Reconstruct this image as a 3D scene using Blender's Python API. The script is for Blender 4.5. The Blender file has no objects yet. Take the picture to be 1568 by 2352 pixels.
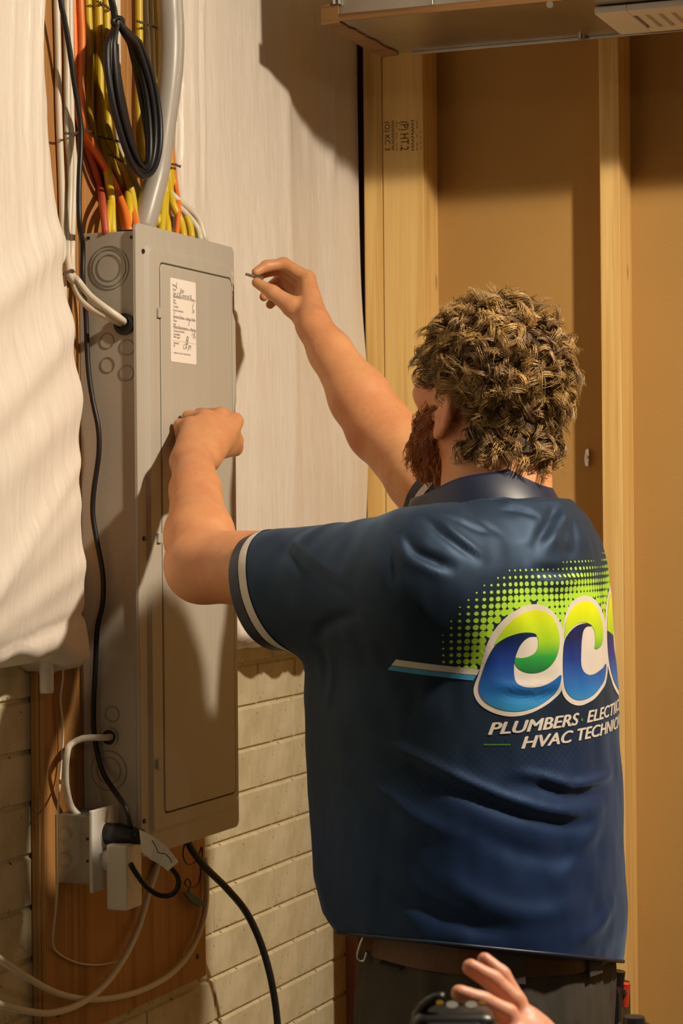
import bpy, bmesh, math, random
import numpy as np
from mathutils import Vector, Matrix
from mathutils.bvhtree import BVHTree

random.seed(7)
rng = np.random.default_rng(7)
SC = bpy.context.scene
COL = SC.collection

# ------------------------------------------------------------------ camera
FPX, IW, IH = 5200.0, 1568, 2352
TH, ROLL = math.atan(2016 / 5200), 0.009
CAM = np.array([1.651, -3.076, 1.55])
R0 = np.array([math.cos(TH), math.sin(TH), 0.0])
F0 = np.array([-math.sin(TH), math.cos(TH), 0.0])
U0 = np.array([0, 0, 1.0])
RC = R0 * math.cos(ROLL) - U0 * math.sin(ROLL)
UC = U0 * math.cos(ROLL) + R0 * math.sin(ROLL)
cd = bpy.data.cameras.new('camera')
cam = bpy.data.objects.new('camera', cd)
COL.objects.link(cam)
cam.matrix_world = Matrix(((RC[0], UC[0], -F0[0], CAM[0]), (RC[1], UC[1], -F0[1], CAM[1]), (RC[2], UC[2], -F0[2], CAM[2]), (0, 0, 0, 1)))
cd.sensor_fit = 'VERTICAL'
cd.sensor_height = 22.3
cd.sensor_width = 14.9
cd.lens = FPX / IH * 22.3
cd.clip_start = 0.05
cd.dof.use_dof = True
cd.dof.focus_distance = 3.35
cd.dof.aperture_fstop = 7.1
SC.camera = cam

# ------------------------------------------------------------------ light and exposure
w = bpy.data.worlds.new('world'); SC.world = w; w.use_nodes = True
w.node_tree.nodes['Background'].inputs[0].default_value = (0.9, 0.75, 0.5, 1)
w.node_tree.nodes['Background'].inputs[1].default_value = 0.0
vs = SC.view_settings
vs.view_transform = 'Standard'; vs.look = 'None'; vs.gamma = 1.0; vs.use_curve_mapping = False
vs.exposure = 0.0
BULB = (1.86, -0.42, 2.77)
FILL_BULB = (3.2, -3.4, 2.70)  # added fill lamp behind the camera, only there to lift the dark areas
WARM = (1.0, 0.83, 0.635)
def lamp(name, loc, power, radius):
    l = bpy.data.lights.new(name, 'POINT'); l.energy = power; l.color = WARM; l.shadow_soft_size = radius
    o = bpy.data.objects.new(name, l); o.location = loc; COL.objects.link(o); return o
lamp('bulb_light', BULB, 92, 0.05)
def down_lamp(name, loc, power, size):
    l = bpy.data.lights.new(name, 'AREA'); l.shape = 'DISK'; l.size = size; l.energy = power; l.color = WARM
    o = bpy.data.objects.new(name, l); o.location = loc; COL.objects.link(o); return o
down_lamp('bulb_glow_down', (BULB[0], BULB[1], BULB[2] - .005), 46, 0.11)
lamp('fill_light_far', FILL_BULB, 16, 0.06)  # weak added fill, no known source at this spot

# ------------------------------------------------------------------ geometry helpers
def ray(px, py):
    a = (px - IW / 2) / FPX; b = (IH / 2 - py) / FPX
    return F0 + a * RC + b * UC
def at(px, py, d): return CAM + ray(px, py) * d
def on(axis, c, px, py):
    r = ray(px, py); return CAM + r * ((c - CAM[axis]) / r[axis])
def onx(px, py, x): return on(0, x, px, py)
def ony(px, py, y): return on(1, y, px, py)

def mesh_obj(name, V, F, mat=None, parent=None, smooth=False, origin=None):
    V = np.asarray(V, float).reshape(-1, 3)
    if origin is None:
        origin = np.array([(V[:, 0].min() + V[:, 0].max()) / 2, (V[:, 1].min() + V[:, 1].max()) / 2, V[:, 2].min()])
    me = bpy.data.meshes.new(name)
    me.from_pydata((V - origin).tolist(), [], [list(map(int, f)) for f in F] if not isinstance(F, np.ndarray) else F.tolist())
    me.update()
    if smooth: me.polygons.foreach_set('use_smooth', [True] * len(me.polygons))
    o = bpy.data.objects.new(name, me); COL.objects.link(o)
    pl = np.zeros(3)
    if parent is not None:
        o.parent = parent; q = parent
        while q is not None: pl = pl + np.array(q.location); q = q.parent
    o.location = origin - pl
    for m in (mat if isinstance(mat, (list, tuple)) else [mat]):
        if m is not None: me.materials.append(m)
    return o
def tag(o, label=None, cat=None, group=None, kind=None):
    if label: o['label'] = label
    if cat: o['category'] = cat
    if group: o['group'] = group
    if kind: o['kind'] = kind
    return o
def thing(name, loc, label, cat, group=None, kind=None):
    o = bpy.data.objects.new(name, None); COL.objects.link(o); o.location = loc
    o.empty_display_size = 0.05
    return tag(o, label, cat, group, kind)

class MB:
    """collects shapes in world coordinates"""
    def __init__(s): s.V = []; s.F = []; s.n = 0
    def add(s, V, F):
        V = np.asarray(V, float).reshape(-1, 3)
        s.F += [tuple(int(i) + s.n for i in f) for f in F]; s.V.append(V); s.n += len(V); return s
    def box(s, a, b, bev=0.0):
        a = np.minimum(a, b) if False else np.array(a, float); b = np.array(b, float)
        lo, hi = np.minimum(a, b), np.maximum(a, b)
        if bev <= 0:
            V = [(x, y, z) for x in (lo[0], hi[0]) for y in (lo[1], hi[1]) for z in (lo[2], hi[2])]
            return s.add(V, [(0, 1, 3, 2), (4, 6, 7, 5), (0, 4, 5, 1), (2, 3, 7, 6), (0, 2, 6, 4), (1, 5, 7, 3)])
        bm = bmesh.new(); bmesh.ops.create_cube(bm, size=1)
        for v in bm.verts: v.co = Vector(((v.co[i] + .5) * (hi[i] - lo[i]) + lo[i] for i in range(3)))
        bmesh.ops.bevel(bm, geom=bm.edges[:], offset=bev, segments=2, profile=.6, affect='EDGES')
        bm.verts.index_update()
        V = [v.co[:] for v in bm.verts]; F = [[v.index for v in f.verts] for f in bm.faces]; bm.free()
        return s.add(V, F)
    def tube(s, P, r, n=8, cap=True, flat=1.0):
        P = np.asarray(P, float); m = len(P)
        r = np.broadcast_to(np.asarray(r, float), (m,))
        T = np.gradient(P, axis=0); T /= np.linalg.norm(T, axis=1)[:, None] + 1e-12
        ref = np.array([0, 0, 1.0]) if abs(T[0][2]) < .9 else np.array([1.0, 0, 0])
        N = np.cross(ref, T[0]); N /= np.linalg.norm(N)
        V = np.zeros((m, n, 3)); ang = np.arange(n) * 2 * math.pi / n
        for i in range(m):
            N = N - T[i] * N.dot(T[i]); N /= np.linalg.norm(N) + 1e-12
            B = np.cross(T[i], N)
            V[i] = P[i] + r[i] * (np.cos(ang)[:, None] * N + flat * np.sin(ang)[:, None] * B)
        F = [(i * n + j, i * n + (j + 1) % n, (i + 1) * n + (j + 1) % n, (i + 1) * n + j) for i in range(m - 1) for j in range(n)]
        if cap: F += [tuple(range(n))[::-1], tuple((m - 1) * n + j for j in range(n))]
        return s.add(V.reshape(-1, 3), F)
    def prism(s, poly, d):
        """poly: planar list of 3D points, extruded by vector d"""
        P = np.asarray(poly, float); n = len(P); Q = P + np.asarray(d, float)
        F = [tuple(range(n))[::-1], tuple(range(n, 2 * n))] + [(i, (i + 1) % n, n + (i + 1) % n, n + i) for i in range(n)]
        return s.add(np.vstack([P, Q]), F)
    def disc(s, c, ax, r, h, n=20, r2=None):
        ax = np.array(ax, float); ax /= np.linalg.norm(ax)
        t = np.cross(ax, [0, 0, 1.0]) if abs(ax[2]) < .9 else np.cross(ax, [1.0, 0, 0]); t /= np.linalg.norm(t); b = np.cross(ax, t)
        a = np.arange(n) * 2 * math.pi / n; ring = np.cos(a)[:, None] * t + np.sin(a)[:, None] * b
        r2 = r if r2 is None else r2
        V = np.vstack([np.array(c) + r * ring, np.array(c) + ax * h + r2 * ring])
        return s.add(V, [tuple(range(n))[::-1], tuple(range(n, 2 * n))] + [(i, (i + 1) % n, n + (i + 1) % n, n + i) for i in range(n)])
    def ringband(s, c, ax, r0, r1, h, n=28):
        ax = np.array(ax, float); ax /= np.linalg.norm(ax)
        t = np.cross(ax, [0, 0, 1.0]) if abs(ax[2]) < .9 else np.cross(ax, [1.0, 0, 0]); t /= np.linalg.norm(t); b = np.cross(ax, t)
        a = np.arange(n) * 2 * math.pi / n; ring = np.cos(a)[:, None] * t + np.sin(a)[:, None] * b
        c = np.array(c, float)
        V = np.vstack([c + r0 * ring, c + r1 * ring, c + ax * h + r1 * ring, c + ax * h + r0 * ring])
        F = []
        for i in range(n):
            j = (i + 1) % n
            for k in range(4):
                k2 = (k + 1) % 4; F.append((k * n + i, k * n + j, k2 * n + j, k2 * n + i))
        return s.add(V, F)
    def build(s, name, mat=None, parent=None, smooth=False, origin=None):
        return mesh_obj(name, np.vstack(s.V), s.F, mat, parent, smooth, origin)

def recalc(o):
    bm = bmesh.new(); bm.from_mesh(o.data); bmesh.ops.recalc_face_normals(bm, faces=bm.faces); bm.to_mesh(o.data); bm.free(); return o
def spline(P, step=0.006, closed=False):
    """centripetal Catmull-Rom through P"""
    P = np.asarray(P, float)
    Q = np.vstack([P[-1], P, P[0], P[1]]) if closed else np.vstack([2 * P[0] - P[1], P, 2 * P[-1] - P[-2]])
    out = []
    for i in range(1, len(Q) - 2):
        p0, p1, p2, p3 = Q[i - 1], Q[i], Q[i + 1], Q[i + 2]
        d = [max(np.linalg.norm(b - a), 1e-6) ** .5 for a, b in ((p0, p1), (p1, p2), (p2, p3))]
        m1 = (p1 - p0) / d[0] - (p2 - p0) / (d[0] + d[1]) + (p2 - p1) / d[1]; m2 = (p2 - p1) / d[1] - (p3 - p1) / (d[1] + d[2]) + (p3 - p2) / d[2]
        m1 = m1 * d[1]; m2 = m2 * d[1]
        k = max(2, int(np.linalg.norm(p2 - p1) / step)); t = np.linspace(0, 1, k, endpoint=False)[:, None]
        out.append((2 * t ** 3 - 3 * t ** 2 + 1) * p1 + (t ** 3 - 2 * t ** 2 + t) * m1 + (-2 * t ** 3 + 3 * t ** 2) * p2 + (t ** 3 - t ** 2) * m2)
    if not closed: out.append(P[-1:])
    return np.vstack(out)
def vnoise(seed, n=64):
    """smooth periodic 2D value noise sampler"""
    g = np.random.default_rng(seed).random((n, n))
    def f(u, v):
        u = np.asarray(u, float); v = np.asarray(v, float)
        i = np.floor(u).astype(int); j = np.floor(v).astype(int); a = u - i; b = v - j
        a = a * a * (3 - 2 * a); b = b * b * (3 - 2 * b)
        G = lambda p, q: g[p % n, q % n]
        return (G(i, j) * (1 - a) + G(i + 1, j) * a) * (1 - b) + (G(i, j + 1) * (1 - a) + G(i + 1, j + 1) * a) * b
    return f
def sstep(a, b, x):
    t = np.clip((np.asarray(x, float) - a) / (b - a), 0, 1); return t * t * (3 - 2 * t)

# ------------------------------------------------------------------ materials
def srgb(h):
    c = [int(h[i:i + 2], 16) / 255 for i in (0, 2, 4)]
    return tuple(x / 12.92 if x <= .04045 else ((x + .055) / 1.055) ** 2.4 for x in c)
class Mat:
    def __init__(s, name, col=(.8, .8, .8), rough=.5, metal=0.0, **kw):
        s.m = bpy.data.materials.new(name); s.m.use_nodes = True; s.t = s.m.node_tree; s.N = s.t.nodes; s.b = s.N['Principled BSDF']
        s.b.inputs['Base Color'].default_value = (*col[:3], 1); s.b.inputs['Roughness'].default_value = rough; s.b.inputs['Metallic'].default_value = metal
        for k, v in kw.items(): s.b.inputs[k.replace('_', ' ')].default_value = v
        s.col = col; s.tc = None
    def L(s, a, b): s.t.links.new(a, b)
    def coord(s, scale=(1, 1, 1), kind='Object'):
        if s.tc is None: s.tc = s.N.new('ShaderNodeTexCoord')
        mp = s.N.new('ShaderNodeMapping'); mp.inputs['Scale'].default_value = scale; s.L(s.tc.outputs[kind], mp.inputs[0]); return mp.outputs[0]
    def noise(s, scale=(1, 1, 1), freq=5, detail=3, rough=.5, dist=0):
        n = s.N.new('ShaderNodeTexNoise'); s.L(s.coord(scale), n.inputs['Vector'])
        n.inputs['Scale'].default_value = freq; n.inputs['Detail'].default_value = detail; n.inputs['Roughness'].default_value = rough; n.inputs['Distortion'].default_value = dist
        return n.outputs['Fac']
    def ramp(s, fac, stops):
        r = s.N.new('ShaderNodeValToRGB'); e = r.color_ramp.elements
        while len(e) < len(stops): e.new(.5)
        for i, (p, c) in enumerate(stops): e[i].position = p; e[i].color = (*c[:3], 1)
        s.L(fac, r.inputs[0]); return r.outputs[0]
    def mix(s, fac, a, b, mode='MIX'):
        m = s.N.new('ShaderNodeMixRGB'); m.blend_type = mode
        for v, i in ((fac, 0), (a, 1), (b, 2)):
            if hasattr(v, 'is_output'): s.L(v, m.inputs[i])
            elif i == 0: m.inputs[0].default_value = v
            else: m.inputs[i].default_value = (*v[:3], 1)
        return m.outputs[0]
    def color(s, out): s.L(out, s.b.inputs['Base Color']); return s
    def roughness(s, out): s.L(out, s.b.inputs['Roughness']); return s
    def bump(s, h, dist=.002, strength=1.0):
        b = s.N.new('ShaderNodeBump'); b.inputs['Distance'].default_value = dist; b.inputs['Strength'].default_value = strength
        s.L(h, b.inputs['Height'])
        if s.b.inputs['Normal'].is_linked:
            s.L(s.b.inputs['Normal'].links[0].from_socket, b.inputs['Normal'])
        s.L(b.outputs[0], s.b.inputs['Normal']); return s
    def vary(s, amt=.15, freq=6, scale=(1, 1, 1)):
        n = s.noise(scale, freq, 4)
        c = np.array(s.col[:3]); s.color(s.ramp(n, [(.3, c * (1 - amt)), (.7, np.minimum(c * (1 + amt), 1))])); return s
def sc3(c, k): return tuple(min(1, x * k) for x in c)

def wood(name, light, dark, along=2, freq=70, knots=True, contrast=1.0, rough=.6):
    m = Mat(name, light, rough)
    s = [1, 1, 1]; s[along] = .035
    g = m.noise(s, freq, 3, .55, .35)
    s2 = [1, 1, 1]; s2[along] = .02
    g2 = m.noise(s2, freq * 4, 2, .6)
    c = m.ramp(g, [(.36, dark), (.5, light), (.68, sc3(light, 1.05))])
    c = m.mix(.22 * contrast, c, m.ramp(g2, [(.35, sc3(dark, .8)), (.6, light)]))
    big = m.noise((1, 1, .4), 6, 3)
    c = m.mix(.25, c, m.ramp(big, [(.35, sc3(light, .78)), (.7, light)]), 'MULTIPLY') if False else m.mix(.3, c, m.ramp(big, [(.3, dark), (.65, light)]))
    if knots:
        vo = m.N.new('ShaderNodeTexVoronoi'); s3 = [9, 9, 9]; s3[along] = 4.0
        m.L(m.coord(s3), vo.inputs['Vector']); vo.inputs['Scale'].default_value = 1.0; vo.inputs['Randomness'].default_value = 1
        k = m.ramp(vo.outputs['Distance'], [(.0, (1, 1, 1)), (.055, (.7, .7, .7)), (.1, (0, 0, 0))])
        c = m.mix(k, c, sc3(dark, .35))
    m.color(c); m.bump(g2, .0006, .6)
    return m.m

M = {}
M['stud'] = wood('spruce_lumber', srgb('F2CE84'), srgb('D9AA5E'), 2, 45)
M['plywood'] = wood('plywood_face', srgb('BD8A4E'), srgb('8E5C2C'), 2, 30, knots=False, contrast=1.3)
M['ply_edge'] = wood('plywood_edge', srgb('D9AC6C'), srgb('9A6530'), 2, 120, knots=False)
M['duct_wood'] = wood('weathered_wood_strip', srgb('8A6438'), srgb('5E3F20'), 0, 60, knots=False)
M['redwood'] = wood('reddish_board', srgb('A8705C'), srgb('7C4A3C'), 2, 40, knots=False)
def concrete():
    m = Mat('painted_concrete', srgb('D6CBA8'), .75)
    n = m.noise((1, 1, 1), 14, 5, .6); n2 = m.noise((1, 1, .25), 60, 3, .6)
    c = m.ramp(n, [(.3, srgb('C3B792')), (.55, srgb('D8CDAB')), (.75, srgb('E0D6B8'))])
    sp = m.noise((1, 1, .6), 130, 2, .5)
    c = m.mix(m.ramp(sp, [(.68, (0, 0, 0)), (.73, (1, 1, 1))]), c, srgb('5C4A30'))
    st = m.noise((1, 1, 1), 5, 2)
    c = m.mix(m.ramp(st, [(.66, (0, 0, 0)), (.8, (.5, .5, .5))]), c, srgb('B08A48'))
    m.color(c); m.bump(n2, .0025, .6); m.bump(n, .004, .4); return m.m
M['concrete'] = concrete()
m = Mat('drywall_face', srgb('B78F50'), .85); m.vary(.05, 4); m.bump(m.noise((1, 1, 1), 220, 3), .0008, .35); M['drywall'] = m.m
def poly():
    m = Mat('white_poly_facing', srgb('E6DDD0'), .36)
    n = m.noise((1, 5, .5), 30, 4, .6, .4); n2 = m.noise((1, 60, 1.2), 4, 3, .6, .2)
    m.color(m.ramp(n, [(.3, srgb('E2D9CC')), (.7, srgb('ECE5DA'))]))
    m.roughness(m.ramp(n, [(.35, (.3, .3, .3)), (.7, (.5, .5, .5))]))
    m.bump(n2, .003, .25); m.bump(n, .003, .25); return m.m
M['poly'] = poly()
m = Mat('grey_enamel', srgb('A3A09A'), .42); m.bump(m.noise((1, 1, 1), 300, 2), .0003, .4)
m.color(m.ramp(m.noise((1, 14, .25), 7, 3, .5), [(.3, srgb('B6B1A4')), (.7, srgb('BBB6A9'))])); M['enamel'] = m.m
M['enamel_line'] = Mat('grey_enamel_scored', srgb('84817C'), .5).m
M['black'] = Mat('black_plastic', srgb('17171A'), .38).m
M['blackcord'] = Mat('black_cord', srgb('1C1C1F'), .42).m
M['white'] = Mat('white_plastic', srgb('E8E4DC'), .38).m
M['paper'] = Mat('white_paper', srgb('F4EDE4'), .6).m
M['ink'] = Mat('grey_ink', srgb('7C746C'), .7).m
M['inklight'] = Mat('pale_grey_ink', srgb('C6BCB0'), .7).m
m = Mat('galvanised_steel', srgb('A9A9A4'), .38, .85); m.vary(.18, 25); M['galv'] = m.m
m = Mat('duct_steel', srgb('B0AEA8'), .3, .95); m.vary(.12, 9); m.bump(m.noise((1, 1, 1), 7, 2), .004, .25); M['duct'] = m.m
M['steel'] = Mat('bright_steel', srgb('C8C6C0'), .25, 1.0).m
M['yellow'] = Mat('yellow_cable_jacket', srgb('D9BE2A'), .4).m
M['orange'] = Mat('orange_cable_jacket', srgb('EE8136'), .4).m
M['red'] = Mat('faded_red_cable_jacket', srgb('C2573F'), .45).m
M['cream'] = Mat('cream_cable_jacket', srgb('DDD6C4'), .4).m
m = Mat('grey_conduit', srgb('AAA59C'), .35); m.vary(.05, 8); M['conduit'] = m.m
M['tie'] = Mat('twisted_tie_wire', srgb('6A6058'), .4, .6).m
M['stamp'] = Mat('lumber_stamp_ink', srgb('4A3826'), .8).m
M['ceil'] = Mat('ceiling_boards', srgb('3C2F1E'), .8).m
M['floor'] = Mat('concrete_floor', srgb('5A544A'), .7).m
M['roomwall'] = Mat('room_wall_paint', srgb('54462F'), .85).m
m = Mat('glowing_bulb', (1, .8, .5), .4); m.b.inputs['Emission Color'].default_value = (1, .75, .45, 1); m.b.inputs['Emission Strength'].default_value = 12; M['glow'] = m.m

# ------------------------------------------------------------------ the room shell
YB = 1.02            # front face of the studs on the back wall
YD = YB + 0.089      # drywall face behind the studs
ZC = 3.0
RX0, RX1, RY0 = -0.25, 5.0, -5.2
tag(MB().box((RX0, RY0, -.1), (RX1, 1.4, 0)).build('floor', M['floor']), kind='structure')
tag(MB().box((RX0, RY0, ZC), (RX1, 1.4, ZC + .1)).build('ceiling', M['ceil']), kind='structure')
tag(MB().box((RX1, RY0, 0), (RX1 + .1, 1.4, ZC)).build('wall_right', M['roomwall']), kind='structure')
tag(MB().box((RX0, RY0 - .1, 0), (RX1, RY0, ZC)).build('wall_front', M['roomwall']), kind='structure')

# left wall: cast concrete with a brick pattern, every brick face its own piece
wl = thing('wall_left', (0, 0, 0), None, None, kind='structure')
MB().box((-.25, RY0, 0), (-.005, 1.4, ZC)).build('wall_core', M['concrete'], wl)
ROW, Z0 = 0.0772, 1.1985
SEAM = 0.928
bcount = 0
brick_cache = {}
def brick(y0, y1, z0, z1):
    key = (round(y1 - y0, 3), random.randrange(3))
    if key not in brick_cache:
        L, H = y1 - y0, z1 - z0
        g = .0022; c = .0045
        top = .006
        # front face inset from the joint with a worn chamfer
        a = [(-.0055, g / 2, .0022), (-.0055, L - g / 2, .0022), (-.0055, L - g / 2, H - .0022), (-.0055, g / 2, H - .0022)]
        j = lambda: random.uniform(-.0008, .0008)
        b = [(0, g / 2 + .002 + j(), c), (0, L - g / 2 - .002 + j(), c + j()), (j(), L - g / 2 - .002, H - top + j()), (j(), g / 2 + .002, H - top + j())]
        V = a + b
        F = [(4, 5, 6, 7), (0, 1, 5, 4), (1, 2, 6, 5), (2, 3, 7, 6), (3, 0, 4, 7)]
        o = mesh_obj('brick', V, F, M['concrete'], wl, origin=np.zeros(3)); brick_cache[key] = o.data
        o.location = (0, y0, z0); return o
    o = bpy.data.objects.new('brick', brick_cache[key]); COL.objects.link(o); o.parent = wl; o.location = (0, y0, z0); return o
for k in range(-12, 6):
    z0 = Z0 + k * ROW
    first = .817 if k % 2 else .750
    ys = [SEAM, first]
    while ys[-1] > -.62: ys.append(ys[-1] - .27)
    ys = sorted(ys) 
    for y0, y1 in zip(ys[:-1], ys[1:]): brick(y0, y1, z0, z0 + ROW)
    brick(SEAM, SEAM + .27, z0, z0 + ROW)

# back wall: drywall with studs in front
wb = thing('wall_back', (0, YD, 0), None, None, kind='structure')
MB().box((.105, YD, 0), (RX1, YD + .3, ZC)).build('drywall_sheet', M['drywall'], wb)
def stud(x0, x1, y0, y1, mat='stud', nm='stud', z0=0.0, z1=ZC): return MB().box((x0, y0, z0), (x1, y1, z1), .0022).build(nm, M[mat], wb)
xa = ony(837, 600, YB)[0]; xb = ony(880.5, 600, YB)[0]
stud(xa, xb - .0008, YB, YD)
xc = ony(975, 600, YB)[0]
s2 = stud(xb + .0008, xc, YB - .001, YB + .037)
stud(xc - .04, xc - .002, YB + .038, YD)
xd = ony(1381, 900, YB)[0]
for i in range(9): stud(xd + i * .4064, xd + i * .4064 + .038, YB, YD)
MB().box((-.007, 1.185, 0), (.105, 1.3, ZC)).build('nailer_board', M['redwood'], wb)

def text_mesh(body, size=1.0, shear=0.0, align='LEFT', sx=1.0, bold=0.0):
    c = bpy.data.curves.new('txt', 'FONT'); c.body = body; c.size = size; c.shear = shear; c.align_x = align; c.fill_mode = 'FRONT'; c.offset = bold; c.resolution_u = 4
    o = bpy.data.objects.new('txt', c); COL.objects.link(o)
    dg = bpy.context.evaluated_depsgraph_get(); me = o.evaluated_get(dg).to_mesh()
    V = np.array([v.co[:] for v in me.vertices]); F = [tuple(p.vertices) for p in me.polygons]
    o.to_mesh_clear() if False else None
    bpy.data.objects.remove(o); bpy.data.curves.remove(c)
    if len(V): V[:, 0] *= sx
    return V, F
# grade stamp on the wide corner stud, read sideways
st = MB()
def stamp_line(txt, px, size, py0=276, py1=346):
    V, F = text_mesh(txt, 1.0)
    top = ony(px, py0, YB - .0022); bot = ony(px, py1, YB - .0022)
    L = top[2] - bot[2]; s = L / (V[:, 0].max())
    W = np.zeros_like(V); W[:, 2] = top[2] - V[:, 0] * s; W[:, 0] = top[0] + V[:, 1] * size; W[:, 1] = YB - .0018
    st.add(W, F)
stamp_line('(O) KC 3', 883, .0150, 279, 346); stamp_line('WWWWW', 898, .0085); stamp_line('-- -- --', 908, .008)
stamp_line('(P) HT.2', 919, .0240, 278, 346); stamp_line('HWHWH', 943, .0090, 275); stamp_line('-- - --', 954, .010); stamp_line('- - - -', 963, .010, 300, 342)
st.build('grade_stamp', M['stamp'], s2)

# drywall anchor between the corner and the stud
p = ony(1350, 1050, YD)
t = thing('toggle_anchor', (p[0], YD - .012, p[2] - .02), 'small bright metal wing anchor sticking out of the drywall beside a stud', 'anchor')
MB().prism([(p[0] - .006, YD - .006, p[2] - .002), (p[0] + .004, YD - .008, p[2] - .001), (p[0] + .003, YD - .008, p[2] + .016), (p[0] - .003, YD - .006, p[2] + .014)], (0, .003, 0)).build('wing', M['steel'], t)
MB().prism([(p[0] - .004, YD - .006, p[2] - .016), (p[0] + .002, YD - .008, p[2] - .018), (p[0] + .004, YD - .008, p[2] + .0), (p[0] - .006, YD - .006, p[2] - .002)], (0, .003, 0)).build('wing', M['steel'], t)
MB().disc((p[0], YD - .012, p[2]), (0, 1, 0), .003, .012, 10).build('bolt', M['steel'], t)
# ------------------------------------------------------------------ sheet metal duct under the ceiling
DZ, DY0, DY1, DX0 = 2.385, .525, .818, .228
dt = thing('air_duct', (DX0, DY0, DZ), 'galvanised sheet metal air duct hung below the ceiling above the corner studs', 'duct')
g = MB()
X1 = 4.4; H = .2
g.box((DX0 + .03, DY0 + .004, DZ + .015), (X1, DY1, DZ + H)).build('duct_body', M['duct'], dt)
MB().box((DX0 + .03, DY0, DZ + .002), (X1, DY1, DZ + .015), .001).build('duct_bottom', M['duct'], dt)
MB().box((DX0 + .03, DY0 - .003, DZ + .0015), (X1, DY0 - .0002, DZ + .014), .0008).build('front_strip', M['duct_wood'], dt)
# splintered wooden end frame
e = MB(); n = 14
ys = np.linspace(DY0 - .004, DY1 + .006, n)
V = []
for i, y in enumerate(ys):
    j = random.uniform(-.0016, .0016); k = random.uniform(0, .005)
    V += [(DX0 + j, y, DZ - .002 - k * .3), (DX0 + .033 + random.uniform(-.003, .004), y, DZ - .001), (DX0 + .03, y, DZ + .035), (DX0 + j * .5, y, DZ + .03)]
F = [(i * 4 + a, i * 4 + (a + 1) % 4, i * 4 + 4 + (a + 1) % 4, i * 4 + 4 + a) for i in range(n - 1) for a in range(4)] + [(3, 2, 1, 0), tuple((n - 1) * 4 + a for a in range(4))]
recalc(e.add(V, F).build('end_strip', M['duct_wood'], dt))
MB().box((DX0 + .028, DY0 + .01, DZ + .036), (DX0 + .032, DY1 - .004, DZ + H)).build('end_cap', M['galv'], dt)
MB().tube([(DX0 + .028, DY0 - .002, DZ + .03), (DX0 + .027, DY0 - .002, DZ + .1), (DX0 + .028, DY0 - .001, DZ + H)], .008, 10).build('corner_bead', M['steel'], dt)
xs = onx(990, 20, 0)[0]
sx = ony(990, 25, DY0)[0]
MB().box((sx, DY0 - .005, DZ + .014), (sx + .004, DY0 + .005, DZ + H), .001).build('drive_cleat', M['duct'], dt)
MB().box((DX0 + .06, DY1 - .003, DZ - .0035), (X1, DY1 + .003, DZ + .002), .001).build('bottom_seam', M['duct'], dt)
for px in (1336,):
    q = on(2, DZ, px, 84); MB().disc((q[0], q[1] - .003, DZ - .005), (0, 0, 1), .006, .008, 10).build('screw', M['steel'], dt)
q = ony(1262, 10, DY0 - .004); MB().disc(q, (0, 1, 0), .006, .006, 10).build('screw', M['steel'], dt)
# supply register on its underside
vx0, vx1, vy0, vy1 = .690, 1.04, .585, .762
vt = thing('air_register', ((vx0 + vx1) / 2, (vy0 + vy1) / 2, DZ - .012), 'cream louvred air register on the underside of the metal duct', 'vent')
zb = DZ - .012
MB().box((vx0, vy0, zb), (vx0 + .055, vy1, DZ), .002).build('frame', M['white'], vt)
MB().box((vx1 - .03, vy0, zb), (vx1, vy1, DZ), .002).build('frame', M['white'], vt)
MB().box((vx0 + .055, vy0, zb), (vx1 - .03, vy0 + .04, DZ), .002).build('frame', M['white'], vt)
MB().box((vx0 + .055, vy1 - .032, zb), (vx1 - .03, vy1, DZ), .002).build('frame', M['white'], vt)
k = 0; x = vx0 + .062
while x < vx1 - .04:
    MB().prism([(x, vy0 + .04, zb + .001), (x + .013, vy0 + .04, zb + .001), (x + .019, vy0 + .04, DZ - .003), (x + .006, vy0 + .04, DZ - .003)], (0, vy1 - vy0 - .072, 0)).build('louvre', M['white'], vt); x += .0215

# ------------------------------------------------------------------ bulbs (outside the picture; the far one is an added fill)
for i, (b, lb) in enumerate(((BULB, 'bare warm light bulb in a ceiling holder near the panel'), (FILL_BULB, 'added warm fill bulb in a ceiling holder far from the panel'))):
    t = thing('light_bulb', (b[0], b[1], b[2] + .07), lb, 'light bulb')
    MB().disc((b[0], b[1], b[2] + .075), (0, 0, 1), .05, ZC - b[2] - .075, 24, .06).build('holder', M['white'], t)
    MB().disc((b[0], b[1], b[2] + .052), (0, 0, 1), .013, .025, 16).build('screw_base', M['steel'], t)

# ------------------------------------------------------------------ plywood backing board
PX0, PX1 = 0.0012, 0.024
py0 = onx(104, 2000, PX1)[1]; py1 = onx(472, 2150, PX1)[1]; pz0 = onx(472, 2240, PX1)[2]
pt = thing('plywood_board', ((PX0 + PX1) / 2, (py0 + py1) / 2, pz0), 'brown plywood backing board on the concrete wall behind the breaker panel', 'board')
MB().box((PX0 + .004, py0 + .001, pz0), (PX1, py1, ZC - .02)).build('face', M['plywood'], pt)
for i in range(3):
    MB().box((PX0 + .0005 + i * .0076, py0 - .0012 * (i % 2), pz0 + .0005), (PX0 + .0072 + i * .0076, py0 + .0012, ZC - .021)).build('edge_ply', M['ply_edge'], pt)
q = onx(453, 2197, PX1); MB().disc((PX1 - .001, q[1], q[2]), (1, 0, 0), .0045, .003, 12).build('nail_head', M['black'], pt)
q = onx(133, 2330, PX1); MB().disc((PX1 - .001, q[1], q[2]), (1, 0, 0), .004, .003, 12).build('nail_head', M['black'], pt)

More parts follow.
